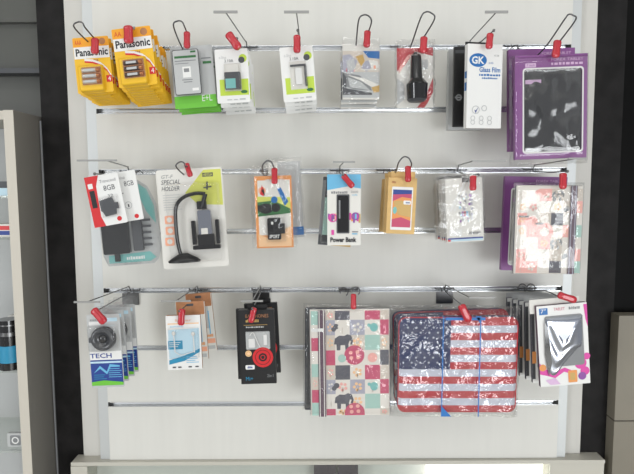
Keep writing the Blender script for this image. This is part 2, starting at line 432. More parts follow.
# can with blue glitter band
m = MB()
def ringz(r, z, n=20): return [(r * math.cos(2 * math.pi * i / n), r * math.sin(2 * math.pi * i / n), z) for i in range(n)]
r_ = 0.026
for z0, z1, mm, rr_ in ((0, 0.018, 'black_shiny', r_), (0.0185, 0.060, 'cyan', r_ * 1.02), (0.0605, 0.083, 'black_shiny', r_), (0.0835, 0.093, 'steel', r_ * .98), (0.0935, 0.108, 'black_shiny', r_), (0.1085, 0.112, 'steel', r_ * .98), (0.1125, 0.122, 'black_shiny', r_)):
    m.loops([ringz(rr_, z0), ringz(rr_, z1)], mm)
shelf_item(m, 'speaker_can', 'black ribbed cylinder with a bright blue band on the glass shelf', 'canister', sx - 0.0235 - 0.030, shz[2])
m = MB(); m.box(-0.03, 0.03, 0, 0.05, 0, 0.03, 'offwhite'); m.box(-0.03, 0.03, -0.0003, 0, 0.004, 0.014, 'deep_blue'); m.box(-.01, .02, -.0004, -.0001, .016, .026, 'red')
shelf_item(m, 'printed_box', 'small white box with a red and navy print on the upper glass shelf', 'box', sx - 0.056, shz[1])
m = MB(); m.box(-0.03, 0.03, 0, 0.05, 0, 0.018, 'pale_blue'); m.box(-0.025, 0.025, 0.005, 0.045, 0.0182, 0.034, 'dgrey')
shelf_item(m, 'flat_box', 'pale blue flat box with a grey lid on the highest glass shelf', 'box', sx - 0.058, shz[0])
m = MB(); m.rr(-0.028, 0.028, 0, 0.12, 0.008, 0, 0.03, 'offwhite'); m.tube([(0.016, -.002, 0.085), (0.024, -.006, 0.1), (0.016, -.002, 0.112)], 0.004, 'gold')
shelf_item(m, 'wrapped_pack', 'white wrapped pack with a gold loop beside the cabinet side panel', 'pack', sx - 0.056, shz[2] + 0.0, y=-dF + 0.075)
m = MB(); m.rr(-0.02, 0.02, 0, 0.035, 0.002, 0, 0.01, 'lgrey'); m.ring(0, 0.017, 0.006, 0.009, -0.0005, 'white'); m.rr(-0.013, 0.013, 0.004, 0.030, 0.004, -0.0003, 0, 'grey')
o = shelf_item(m, 'lens_pack', 'grey square pack with a white ring at bottom left', 'pack', P(13, 440, dF - .02).x, 0)
lower = P(13, 449, dF - .02).z
m = MB(); m.box(sx - 0.5, sx - 0.0235, -dF + 0.01, 0.124, lower - 0.005, lower, 'glass'); m.build('glass_shelf', lc)
o.location.z = lower + .0005

# ================================================================== HOOKS AND CLIPS
WR = 0.0014
def smooth_path(pts, n=6):
    pts = [Vector(p) for p in pts]; out = []
    for i in range(len(pts) - 1):
        p0 = pts[max(i - 1, 0)]; p1 = pts[i]; p2 = pts[i + 1]; p3 = pts[min(i + 2, len(pts) - 1)]
        for k in range(n):
            t = k / n
            out.append(0.5 * ((2 * p1) + (-p0 + p2) * t + (2 * p0 - 5 * p1 + 4 * p2 - p3) * t * t + (-p0 + 3 * p1 - 3 * p2 + p3) * t ** 3))
    out.append(pts[-1]); return out
def hook_base(root, bx, gz, plate=None, mtl='steel_dark'):
    m = MB()
    m.tube([(bx - 0.024, -0.003, gz + 0.001), (bx + 0.024, -0.003, gz + 0.001)], 0.0014, mtl)
    for s_ in (-1, 1):
        m.tube([(bx + s_ * 0.023, -0.003, gz + 0.001), (bx + s_ * 0.023, -0.0005, gz + 0.0035), (bx + s_ * 0.023, 0.0045, gz + 0.0035)], 0.0014, mtl)
        m.tube([(bx + s_ * 0.007, -0.0032, gz + 0.005), (bx + s_ * 0.007, -0.0032, gz - 0.006)], 0.0012, mtl)
    m.build('crossbar', root)
    if plate:
        m = MB(); m.rr(bx - 0.021, bx + 0.021, gz - 0.036, gz - 0.006, 0.002, -0.0045, -0.0022, 'steel'); m.build('back_plate', root)
def rows(r): return GZ[(0, 2, 4)[r]]
HOOKS = []
def t_hook(row, clip, bar, barw, d, db, label, x_=0, plate=False, armx=None):
    """prong that carries the packs plus a raised arm with a ticket bar"""
    root = empty('display_hook'); gz = rows(row); tip = P(clip[0], clip[1], d); bx = tip.x
    root.location = (0, 0, 0); tag(root, label, 'hook', 'hooks with a ticket bar')
    hook_base(root, bx, gz, plate)
    m = MB(); m.tube([(bx, -0.003, gz - 0.001), (bx, -0.012, gz - 0.004), (bx, -d * .6, tip.z), (bx, -d - 0.012, tip.z)], WR, 'steel')
    m.ell((bx, -d - 0.012, tip.z), 0.0032, 0.0032, 0.0032, 'steel'); m.build('prong', root)
    b = P(bar[0], bar[1], db); hw = (P(bar[0] + barw / 2, bar[1], db) - b).length
    ax = b.x if armx is None else P(armx, bar[1], db).x
    m = MB(); m.tube(smooth_path([(bx, -0.003, gz + 0.001), (bx, -0.014, gz + 0.012), (bx + (ax - bx) * .15, -0.03, gz + 0.012 + (b.z - gz - .012) * .1), (ax, -db + 0.002, b.z)], 5), WR * .95, 'steel'); m.build('arm', root)
    bh = .0024 if row == 0 else .0019
    m = MB(); m.box(b.x - hw, b.x + hw, -db - 0.0016, -db + 0.0012, b.z - bh, b.z + bh, 'barplastic'); m.build('ticket_bar', root)
    root['group'] = 'hooks with a ticket bar'
    return bx
def loop_hook(row, L, T, W, Rr, d, lift, label):
    """prong whose front end turns back in a wire loop; L and Rr are where the two legs go out of sight, T the top, W loop width in px"""
    root = empty('display_hook'); gz = rows(row); tag(root, label, 'hook', 'hooks ending in a wire loop')
    l = P(L[0], L[1], d - 0.005); bx = l.x
    hook_base(root, bx, gz)
    dt = d + lift
    pts = [(bx, -0.003, gz), (bx, -0.015, gz - .001), (bx, -(d - .02) * .6, l.z - .002), (l.x, -d + .01, l.z)]
    tl = P(T[0] - W / 2, T[1] + W * .45, dt); tt = P(T[0] - W * .12, T[1], dt); t2 = P(T[0] + W * .28, T[1] + W * .08, dt); tr = P(T[0] + W / 2, T[1] + W * .5, dt - .004)
    pts += [tl, tt, t2, tr, P(Rr[0], Rr[1], d + 0.006)]
    m = MB(); m.tube(smooth_path(pts, 6), WR * 1.1, 'steel_dark'); m.build('prong', root)
    return bx
def curl_hook(row, clip, curls, d, label, plate=False):
    root = empty('display_hook'); gz = rows(row); tip = P(clip[0], clip[1], d); bx = tip.x
    tag(root, label, 'hook', 'hooks with curled wire tops')
    hook_base(root, bx, gz)
    m = MB(); m.tube([(bx, -0.003, gz - 0.001), (bx, -0.012, gz - 0.004), (bx, -d * .6, tip.z), (bx, -d - 0.006, tip.z)], WR, 'steel'); m.build('prong', root)
    for x, y in curls:
        c = P(x, y, 0.012); m = MB()
        m.tube([(c.x + 0.010 * math.cos(a), -0.012 + 0.002 * math.sin(a), c.z + 0.010 * math.sin(a)) for a in [R(-60 + 26 * k) for k in range(11)]], 0.0013, 'steel_dark'); m.build('wire_curl', root)
    return bx
clip0 = None
def clip(px, py, lpx, roll, d, label, yaw=0, knob=False, wpx=9):
    """red plastic stop lock pushed on the end of a hook"""
    global clip0
    if clip0 is None:
        o = empty('hook_lock'); L = 0.036; m = MB(); lp = []
        for t, w, h in ((0, .0045, .0035), (0.04, .0075, .0055), (0.12, .0088, .0066), (.3, .0082, .006), (.55, .0080, .0058), (.8, .0090, .0064), (.93, .0080, .0058), (1, .005, .004)):
            lp.append([(w * math.copysign(abs(math.cos(a)) ** .7, math.cos(a)), h * math.copysign(abs(math.sin(a)) ** .7, math.sin(a)), L / 2 - t * L) for a in [2 * math.pi * k / 16 for k in range(16)]])
        m.loops(lp, 'red_clip'); m.build('lock_body', o)
        m = MB(); m.rr(-0.0035, 0.0035, -0.010, 0.010, 0.002, -0.0072, -0.0055, 'red_clip'); m.build('release_tab', o)
        clip0 = o; c = o
    else: c = dup(clip0)
    ln = size(px, py, 1, lpx * .95, d)[1]
    c.location = P(px, py, d); c.rotation_euler = (R(-6), R(roll), R(yaw)); k = ln / 0.036 ; c.scale = (k * wpx / 9 * .92, k * .9, k)
    tag(c, label, 'hook lock', 'red plastic locks on the hooks')
    if knob:
        pass
    return c

# ================================================================== PACK KINDS
def k_battery(w, h, aaa=True):
    o = empty('battery_pack'); a = Art(w, h); t = 0.0008
    a.slab(t, 'bat_yellow', 0.003)
    a.rect(0.01, 0.01, .99, 0.17, 'bat_orange'); a.rect(0.01, 0.17, .99, .38, 'white')
    a.tx('Panasonic', .06, .20, .95, .335, 'ink', bold=0.03)
    a.tx('AAA' if aaa else 'AA', .06, .05, .24, .13, 'red'); a.disc(.82, .09, .09, 'kraft_dark'); a.print_(.28, .4, .66, .44, 'kraft_dark')
    sw = [(.28, .40), (.5, .42), (.72, .48), (.88, .58), (.99, .72)]; sw2 = [(.99, .80), (.86, .65), (.7, .53), (.48, .46), (.28, .43)]
    sw2 = [(x, y + .05) for x, y in sw][::-1]
    a.poly([(x, y - .02) for x, y in sw] + [(x, y + .02) for x, y in sw][::-1], 'white'); a.poly([(x, y + .02) for x, y in sw] + sw2, 'red')
    a.rect(.84, .7, .99, .82, 'red'); a.tx('4', .88, .72, .96, .8, 'white')
    a.build('card', o)
    ww, hh = (0.83, 0.52); th = 0.011
    m = Art(w, h); m.bubble(.09, .50, .80, .99, th, 'bat_yellow', 0.006, yb=-0.0003, inset=0.0015, rnd=0.003); y = -0.0003 - th - .0001
    m.rrect(.22, .555, .76, .87, .002, 'kraft_dark', y=y)
    m.build('tray', o)
    for i in range(3):
        z = h * (1 - (.615 + i * .1)); b = MB(); r = h * .043
        b.tube([(-w * .25, y - .001, z), (w * .13, y - .001, z)], r * .9, 'cell_silver' if aaa else 'cell_body', 10); b.tube([(w * .131, y - .001, z), (w * .22, y - .001, z)], r * .9, 'cell_copper', 10)
        b.rr(-w * .18, w * .08, z - r * .45, z + r * .45, .0004, y - .001 - r * .97, y - .001 - r * .9, 'lgrey')
        b.build('battery', o)
    m = Art(w, h); m.bubble(.2, .54, .78, .9, .006, 'blister', 0.003, yb=y + .0006, inset=.001, rnd=.002); m.build('blister', o)
    return o
def k_green(w, h):
    o = empty('card_pack'); a = Art(w, h)
    a.slab(.0008, 'lgrey', .004); a.rect(.0, .80, 1, 1, 'green', y=-.0002); a.tx('E+L', .66, .80, .9, .9, 'white'); a.rect(.72, .2, .95, .22, 'grey'); a.rect(.75, .26, .95, .30, 'dgreen'); a.rect(.04, .72, .5, .74, 'lime')
    a.rrect(.06, .04, .5, .09, .002, 'lgrey')
    a.build('card', o)
    m = Art(w, h); m.bubble(.04, .08, .72, .80, .012, 'blister', .005); m.build('blister', o)
    m = Art(w, h); x0, x1, z0, z1 = m.U(.08), m.U(.70), m.V(.80), m.V(.08)
    m.rr(x0, x1, z0, z1, .004, -.0168, -.0142, 'dgrey'); m.rr(x0 + .0015, x1 - .0015, z0 + .0015, z1 - .0015, .003, -.0172, -.0169, 'lgrey')
    def q(u, v): return x0 + (x1 - x0) * u, z1 + (z0 - z1) * v
    def rc_(u0, v0, u1, v1, mm, y): a0 = q(u0, v0); a1 = q(u1, v1); m.flat([(a0[0], a0[1]), (a1[0], a0[1]), (a1[0], a1[1]), (a0[0], a1[1])], y, mm)
    rc_(.08, .14, .9, .19, 'dgreen', -.0174); rc_(.08, .24, .88, .26, 'grey', -.0174); rc_(.08, .30, .6, .315, 'grey', -.0174); rc_(.35, .38, .66, .62, 'white', -.0174); rc_(.4, .42, .6, .5, 'grey', -.0176)
    rc_(.3, .66, .7, .68, 'grey', -.0174); rc_(.35, .71, .68, .73, 'grey', -.0174); rc_(.66, .86, .9, .92, 'white', -.0174); rc_(.7, .04, .9, .08, 'dgreen', -.0174)
    m.build('product', o)
    return o
def k_lime(w, h, alt=False):
    o = empty('charger_pack'); a = Art(w, h)
    a.slab(.0008, 'white', .003); a.rect(.1, .56, .97, .86, 'lime'); a.rect(.25, .27, .76, .78, 'offwhite')
    a.tx('e-line', .12, .12, .34, .18, 'lgrey'); a.tx('3.10A', .28, .19, .55, .245, 'dgrey'); a.disc(.84, .18, .12, 'lime'); a.disc(.8, .21, .095, 'dgrey')
    a.rect(.3, .93, .45, .95, 'lgrey'); a.rect(.5, .93, .62, .95, 'lgrey'); a.rect(.68, .92, .86, .95, 'lgrey'); a.disc(.83, .80, .1, 'dgreen', asp=.5)
    a.build('card', o)
    m = Art(w, h)
    if alt:
        m.rect(.28, .33, .76, .37, 'dgrey', y=-.004); m.rect(.70, .35, .77, .74, 'dgrey', y=-.004)
        m.rr(m.U(.42), m.U(.62), m.V(.7), m.V(.4), .003, -.007, -.003, 'white')
    else:
        m.rr(m.U(.27), m.U(.75), m.V(.76), m.V(.44), .002, -.009, -.001, 'dgrey'); m.rr(m.U(.33), m.U(.7), m.V(.44), m.V(.30), .001, -.006, -.001, 'offwhite'); m.rect(.3, .56, .6, .74, 'teal', y=-.0093)
    m.build('charger', o)
    m = Art(w, h); m.bubble(.24, .26, .78, .79, .012, 'blister', .003); m.build('blister', o)
    return o
def k_photo(w, h):
    o = empty('photo_card_pack'); a = Art(w, h)
    a.slab(.006, 'offwhite', .001)
    a.rect(0, .12, 1, .5, 'cloth_tan'); a.poly([(.0, .2), (.2, .18), (.4, .3), (.3, .5), (0, .5)], 'cloth_lav'); a.poly([(.55, .12), (1, .12), (1, .26), (.7, .24)], 'brand_blue')
    a.poly([(.62, .3), (.75, .28), (.8, .4), (.65, .5), (.5, .42)], 'cloth_lav'); a.poly([(.35, .22), (.55, .18), (.6, .3), (.5, .4)], 'gold'); a.poly([(.1, .3), (.3, .26), (.36, .44), (.16, .5)], 'lgrey'); a.poly([(.7, .28), (.95, .3), (1, .42), (.8, .46)], 'offwhite')
    a.rect(.1, .44, .12, .5, 'red'); a.rect(.3, .46, .33, .5, 'cloth_coral'); a.rect(.84, .38, .9, .44, 'peach'); a.rect(.5, .45, 1, .47, 'offwhite')
    a.rect(0, .5, 1, .97, 'lgrey'); a.poly([(.03, .52), (.45, .56), (.72, .7), (.8, .84), (.3, .82), (.08, .76)], 'grey'); a.poly([(.1, .55), (.6, .62), (.98, .73), (.98, .8), (.75, .76), (.5, .66)], 'offwhite')
    a.poly([(0, .5), (.1, .6), (.1, .80), (.8, .88), (.8, .92), (0, .92)], 'dgrey'); a.poly([(.14, .6), (.5, .68), (.74, .83), (.2, .78)], 'lgrey')
    a.poly([(.78, .78), (1, .74), (1, .86), (.85, .88)], 'gold')
    a.build('card', o)
    b = sheet(w * 1.04, h * 1.12, .006, .001, 'bag', 3); b.build('bag', o)
    return o
def k_carcharger(w, h):
    o = empty('car_charger_pack'); a = Art(w, h); a.slab(.0008, 'offwhite', .001)
    a.poly([(0, .0), (1, 0), (1, .14), (.5, .06), (.2, .3), (0, .38)], 'flag_red'); a.poly([(.05, .34), (.3, .12), (.5, .09), (.3, .2), (.05, .42)], 'cloth_coral')
    a.poly([(.55, 1), (.8, .8), (1, .5), (1, .74), (.85, .92), (.75, 1)], 'flag_red'); a.poly([(0, .5), (.2, .6), (.2, .85), (0, .95)], 'lgrey'); a.rect(.66, .2, .86, .36, 'lgrey')
    a.build('card', o)
    m = MB(); r = w * .155; z = h * .86
    def cy(z0, z1, r0, r1, mm): m.loops([[(rr_ * math.cos(2 * math.pi * k / 16), -r0 - .002 + rr_ * math.sin(2 * math.pi * k / 16), zz) for k in range(16)] for zz, rr_ in ((z0, r0), (z1, r1))], mm)
    cy(z, z + .006, r * .5, r * .35, 'black'); cy(h * .83, z, r * .9, r * .8, 'steel'); cy(h * .45, h * .83, r * 1.1, r * .9, 'black_shiny')
    cy(h * .36, h * .45, r * 1.9, r * 1.15, 'black_shiny'); cy(h * .12, h * .36, r * 1.75, r * 1.9, 'black_shiny'); cy(h * .08, h * .12, r * 1.3, r * 1.75, 'dgrey')
    m.build('charger', o)
    b = sheet(w * 1.12, h * 1.14, .012, .004, 'bag_crisp', 11); b.build('bag', o)
    return o
def k_gk(w, h):
    o = empty('screen_film_box'); a = Art(w, h); th = .014
    a.slab(th, 'white', .0006)
    a.disc(.3, .19, .25, 'brand_blue', asp=.72); a.tx('GK', .12, .145, .48, .235, 'white', bold=.03)
    a.tx('Glass Film', .34, .27, .94, .33, 'brand_blue', bold=.02); a.print_(.34, .35, .94, .375, 'brand_blue'); a.print_(.42, .39, .86, .41, 'brand_blue'); a.tx('0.26', .76, .12, .9, .14, 'grey'); a.tx('2.5D', .6, .21, .74, .23, 'brand_blue')
    a.oring(.26, .78, .09, .11, 'lgrey'); a.poly([(.22, .78), (.26, .82), (.33, .75), (.26, .79)], 'deep_blue'); a.oring(.5, .76, .06, .08, 'lgrey')
    for u in (.14, .38, .62): a.oring(u + .04, .88, .05, .065, 'lgrey'); a.oring(u + .04, .93, .05, .065, 'lgrey')
    # side lettering
    x = a.U(0) - .0003
    for z0, z1 in ((.60, .68), (.45, .55)):
        a.add([(x, .002, h * z0), (x, th - .002, h * z0), (x, th - .002, h * z1), (x, .002, h * z1)], [(0, 1, 2, 3)], 'brand_blue')
    a.build('box', o)
    m = Art(w, h); m.rr(m.U(.0), m.U(.78), h, h + .007, .001, th - .0012, th - .0002, 'black'); m.build('hang_tab', o)
    return o
def k_blackbox(w, h):
    o = empty('screen_film_box'); a = Art(w, h); a.slab(.008, 'black', .001, 'black')
    a.oring(.15, .63, .05, .09, 'grey'); a.rect(.04, .62, .2, .64, 'grey'); a.rect(.03, .04, .3, .08, 'dgrey')
    a.build('box', o); return o
def k_purple(w, h, window='pouch_black'):
    o = empty('tablet_case_box'); a = Art(w, h); th = .012
    # frame with an open window
    ou = rrpts(a.U(0), a.U(1), 0, h, .001, 8); inn = rrpts(a.U(.125), a.U(.93), a.V(.93), a.V(.135), .006, 8); n = len(ou)
    V = [(x, 0, z) for x, z in ou] + [(x, 0, z) for x, z in inn] + [(x, th, z) for x, z in ou] + [(x, .003, z) for x, z in inn]
    a.add(V, [(i, (i + 1) % n, (i + 1) % n + n, i + n) for i in range(n)] + [(i, i + 2 * n, (i + 1) % n + 2 * n, (i + 1) % n) for i in range(n)] + [(i + n, (i + 1) % n + n, (i + 1) % n + 3 * n, i + 3 * n) for i in range(n)], 'purple')
    a.flat([(x, z) for x, z in ou], th, 'purple')
    wl = rrpts(a.U(.105), a.U(.95), a.V(.945), a.V(.12), .007, 8)
    V = [(x, -.0002, z) for x, z in wl] + [(x, -.0002, z) for x, z in inn]
    a.add(V, [(i, (i + 1) % n, (i + 1) % n + n, i + n) for i in range(n)], 'white')
    a.tx('FOREX TABLET', .5, .035, .94, .06, 'lilac'); a.print_(.5, .075, .94, .10, 'lilac'); a.rrect(.14, .075, .29, .115, .002, 'lilac'); a.tx('7 inch', .16, .082, .27, .107, 'purple')
    a.build('box', o)
    m = Art(w, h); m.rr(m.U(.1), m.U(.95), m.V(.95), m.V(.12), .002, .0075, .0105, window)
    q = sheet(w * .84, h * .82, .0012, .0058, window, 8, 34, 40, y0=.0048, flatedge=.10, fq=.42); m.add([(x + w * .025, y, z + h * .055) for x, y, z in q.v[:35 * 41]], q.f[:34 * 40], window, True); m.rect(.15, .23, .37, .27, 'lilac', y=.0035)
    m.build('tablet_case', o)
    b = sheet(w * .82, h * .8, .0014, .0009, 'window_film', 21, y0=.0018, flatedge=.04); b.v = [(x + w * .028, y, z + h * .068) for x, y, z in b.v]; b.build('window_film', o)
    return o
def k_memory(w, h, n=1):
    o = empty('memory_card_pack'); a = Art(w, h); a.slab(.0012, 'white', .003)
    if n:
        a.poly([(0, 0), (.42, 0), (.3, .2), (.26, .8), (.35, 1), (0, 1)], 'red'); a.rect(.07, .28, .22, .62, 'black'); a.rrect(.06, .14, .2, .24, .001, 'white')
        a.tx('Transcend', .42, .1, .9, .16, 'grey'); a.tx('8GB', .5, .22, .84, .32, 'dgrey'); a.disc(.78, .9, .07, 'red'); a.tx('32', .58, .4, .74, .46, 'grey')
    else:
        a.tx('SanDisk', .1, .1, .5, .15, 'grey'); a.tx('8GB', .4, .2, .84, .30, 'dgrey'); a.rect(.2, .42, .3, .44, 'grey'); a.disc(.7, .92, .1, 'red'); a.oring(.42, .68, .14, .17, 'lgrey'); a.rect(.4, .66, .46, .72, 'dgrey')
    a.build('card', o)
    m = Art(w, h)
    if n:
        m.prism([(m.U(u), m.V(v)) for u, v in ((.32, .5), (.7, .46), (.74, .58), (.84, .58), (.84, .7), (.76, .7), (.74, .8), (.42, .82), (.36, .72), (.32, .7))], -.005, -.0013, 'dgrey'); m.build('card_adapter', o)
        m = Art(w, h); m.bubble(.3, .42, .88, .84, .007, 'blister', .003); m.build('blister', o)
    return o
def k_teal(w, h):
    o = empty('grip_tool_pack'); a = Art(w, h)
    sh = [(0, 0), (.62, 0), (.86, .12), (.98, .32), (1, .82), (.93, .95), (.85, 1), (.08, 1), (.02, .9)]
    a.prism([(a.U(u), a.V(v)) for u, v in sh], 0, .0008, 'lgrey'); a.poly([(.5, .02), (.62, .04), (.84, .15), (.94, .34), (.95, .55), (.8, .4), (.7, .2)], 'teal'); a.poly([(.1, .88), (.8, .86), (.9, .93), (.8, .97), (.1, .97)], 'teal')
    a.print_(.4, .9, .7, .94, 'white')
    a.build('card', o)
    m = Art(w, h); m.rr(m.U(.06), m.U(.5), m.V(.86), m.V(.42), .004, -.014, -.002, 'black_shiny'); m.rr(m.U(.22), m.U(.3), m.V(.95), m.V(.86), .001, -.008, -.002, 'black'); m.build('case', o)
    m = Art(w, h); m.rr(m.U(.56), m.U(.72), m.V(.84), m.V(.4), .003, -.012, -.002, 'dgrey')
    for k in range(5): z = h * (.5 - .07 * k); m.rr(m.U(.72), m.U(.86), z - .0025, z + .0025, .0008, -.008, -.003, 'dgrey')
    m.build('tool', o)
    m = Art(w, h); L = []
    for t, k in ((0, .99), (.014, .93), (.018, .88)): L.append([(m.U(.5 + (u - .5) * k), -.001 - t, m.V(.5 + (v - .5) * k)) for u, v in sh])
    m.loops(L, 'blister_haze', False, True, smooth=False); m.build('blister', o)
    return o
def k_holder(w, h):
    o = empty('phone_holder_pack'); a = Art(w, h); a.slab(.0008, 'offwhite', .006)
    a.poly([(.72, .02), (.98, .02), (.98, .38), (.60, .36), (.42, .24)], 'yellow_pale'); a.tx('GT-F', .08, .05, .26, .085, 'grey', shear=.3)
    a.tx('SPECIAL', .07, .10, .36, .145, 'dgrey', shear=.25); a.tx('HOLDER', .07, .165, .34, .21, 'dgrey', shear=.25); a.rect(.70, .05, .86, .09, 'dgrey'); a.tx('HE05A', .71, .055, .85, .085, 'yellow_pale')
    a.lines(.08, .36, .25, .42, 7, 'lgrey', .22)
    for i, (u, v) in enumerate(((.15, .50), (.15, .61), (.13, .72))):
        a.rrect(u - .07, v - .042, u + .07, v + .042, .003, 'peach'); a.disc(u, v, .04, 'offwhite')
    a.build('card', o)
    m = Art(w, h)
    def q(u, v, y): return (m.U(u), y, m.V(v))
    m.tube(smooth_path([q(.30, .86, -.012), q(.27, .72, -.014), (q(.27, .5, -.015)), q(.30, .36, -.015), q(.42, .28, -.015), q(.6, .25, -.014), q(.74, .26, -.012)], 5), .0042, 'black_shiny')
    m.tube([q(.74, .26, -.012), q(.70, .34, -.012), q(.66, .40, -.012)], .005, 'black'); m.tube([q(.78, .14, -.012), q(.77, .22, -.012)], .002, 'dgrey'); m.tube([q(.72, .2, -.012), q(.84, .19, -.012)], .0016, 'dgrey')
    m.build('gooseneck', o)
    m = Art(w, h); zz = h * .08
    m.loops([[(m.U(.35) + rr_ * w * math.cos(2 * math.pi * k / 20), -.014 + rr_ * w * .45 * math.sin(2 * math.pi * k / 20), zt) for k in range(20)] for zt, rr_ in ((h * .07, .24), (h * .085, .25), (h * .11, .2), (h * .16, .06))], 'black'); m.build('suction_foot', o)
    m = Art(w, h)
    m.rr(m.U(.60), m.U(.80), m.V(.76), m.V(.42), .004, -.016, -.006, 'foil'); m.rr(m.U(.58), m.U(.82), m.V(.78), m.V(.66), .003, -.0165, -.006, 'black'); m.rr(m.U(.60), m.U(.74), m.V(.41), m.V(.33), .002, -.014, -.006, 'black')
    for u in (.50, .86): m.rr(m.U(u), m.U(u + .055), m.V(.76), m.V(.52), .002, -.018, -.008, 'black_shiny')
    m.rr(m.U(.50), m.U(.915), m.V(.81), m.V(.77), .002, -.018, -.008, 'black_shiny'); m.rrect(.64, .6, .74, .68, .002, 'offwhite', y=-.0163)
    m.build('cradle', o)
    m = Art(w, h); m.bubble(.12, .13, .95, .95, .021, 'blister', .008, inset=.004, rnd=.005); m.build('blister', o)
    return o
def k_armcam(w, h):
    o = empty('mini_camera_pack'); a = Art(w, h); a.slab(.0008, 'orange', .001)
    a.rect(.08, .06, .95, .82, 'offwhite'); a.poly([(.06, .28), (.95, .3), (.95, .52), (.06, .56)], 'yellow_pale'); a.poly([(.06, .36), (.5, .34), (.95, .46), (.95, .52), (.06, .56)], 'dgreen')
    a.disc(.2, .2, .1, 'peach'); a.poly([(.14, .25), (.2, .12), (.26, .2), (.24, .28)], 'red'); a.poly([(.18, .2), (.24, .17), (.28, .28)], 'black')
    a.poly([(.6, .18), (.7, .16), (.9, .36), (.8, .42)], 'brand_blue'); a.disc(.52, .33, .09, 'brand_blue'); a.disc(.28, .45, .2, 'black', asp=.7); a.disc(.55, .44, .13, 'black', asp=.9); a.rect(.06, .40, .3, .48, 'black')
    a.print_(.3, .04, .8, .07, 'offwhite')
    a.poly([(.06, .8), (.3, .86), (.95, .7), (.95, .98), (.06, .98)], 'orange_light')
    a.build('card', o)
    m = Art(w, h); m.rr(m.U(.32), m.U(.68), m.V(.88), m.V(.58), .003, -.010, -.001, 'black_shiny'); m.rr(m.U(.68), m.U(.78), m.V(.8), m.V(.66), .001, -.008, -.001, 'black'); m.tx('SPORT', .36, .81, .64, .86, 'white', y=-.0103, shear=.2, bold=.03); m.rrect(.42, .63, .48, .67, .001, 'white', y=-.0102)
    m.build('camera', o)
    m = Art(w, h); m.bubble(.25, .52, .84, .92, .014, 'blister', .004); m.build('blister', o)
    b = sheet(w * 1.24, h * 1.14, .010, .003, 'bag', 31); b.build('bag', o)
    return o
def k_bluebag(w, h):
    o = empty('bagged_accessory'); a = Art(w, h); a.slab(.0008, 'lgrey', .001); a.rect(0, .86, 1, .97, 'brand_blue'); a.rect(0, 0, .3, .84, 'offwhite')
    a.build('card', o); b = sheet(w * 1.1, h * 1.06, .006, .002, 'bag', 41); b.build('bag', o); return o
def k_power(w, h):
    o = empty('power_bank_box'); a = Art(w, h); th = .012
    a.slab(th, 'offwhite', .001, 'sky_blue'); a.rect(0, 0, 1, .16, 'sky_blue'); a.poly([(0, .16), (1, .16), (1, .2), (.6, .17), (0, .22)], 'sky_blue')
    a.print_(.12, .235, .6, .27, 'grey'); a.tx('2600', .7, .23, .92, .26, 'grey'); a.tx('mAh', .74, .275, .9, .30, 'sky_blue')
    for k in range(6):
        a.rect(.02 + .05 * k, .55 + .02 * (k % 2), .07 + .05 * k, .63 + .02 * (k % 3), ['violet', 'magenta', 'purple', 'violet', 'peach', 'violet'][k]); a.rect(.66 + .055 * k, .54 + .015 * (k % 2), .715 + .055 * k, .64 + .02 * (k % 3), ['magenta', 'orange', 'violet', 'sky_blue', 'magenta', 'gold'][k])
    a.oring(.16, .61, .10, .13, 'magenta'); a.oring(.84, .59, .08, .12, 'violet')
    a.tx('Power Bank', .09, .885, .87, .955, 'ink', bold=.035); a.rect(.12, .78, .2, .85, 'magenta'); a.rect(.74, .80, .92, .815, 'grey'); a.rect(.74, .83, .9, .845, 'sky_blue')
    a.rrect(.28, .28, .66, .83, .002, 'dgrey')
    a.build('box', o)
    m = Art(w, h); m.rr(m.U(.31), m.U(.63), m.V(.81), m.V(.30), .003, -.003, -.0008, 'black_shiny'); m.rr(m.U(.34), m.U(.39), m.V(.62), m.V(.36), .001, -.0034, -.0031, 'grey'); m.build('power_bank', o)
    return o
def k_darkblister(w, h):
    o = empty('cable_pack'); a = Art(w, h); a.slab(.004, 'dgrey', .002); a.rect(0, .9, 1, 1, 'gold', y=-.0002); a.rect(0, .9, .35, 1, 'dgrey'); a.rect(.08, .3, .3, .85, 'mint')
    a.rect(.0, .05, .1, .85, 'grey'); a.build('card', o); m = Art(w, h); m.bubble(.05, .1, .95, .98, .008, 'blister', .004); m.build('blister', o); return o
def k_kraft(w, h):
    o = empty('phone_case_box'); a = Art(w, h); th = .010
    a.slab(th, 'kraft', .001); a.rr(a.U(.1), a.U(.95), h, h + .014, .002, th - .001, th - .0001, 'kraft')
    a.print_(.12, .06, .26, .1, 'kraft_dark'); a.rrect(.14, .16, .88, .93, .002, 'white')
    a.rect(.18, .21, .84, .88, 'orange'); a.rect(.18, .21, .84, .30, 'deep_blue'); a.poly([(.18, .30), (.84, .28), (.84, .36), (.5, .34), (.18, .42)], 'cloth_pink'); a.poly([(.18, .74), (.5, .7), (.84, .76), (.84, .88), (.18, .88)], 'cloth_pink')
    a.poly([(.2, .42), (.5, .40), (.84, .5), (.84, .7), (.4, .66), (.3, .56)], 'gold'); a.disc(.27, .58, .07, 'teal', asp=1.8); a.rrect(.56, .40, .82, .47, .002, 'white'); a.print_(.64, .42, .78, .45, 'deep_blue')
    a.build('box', o); return o
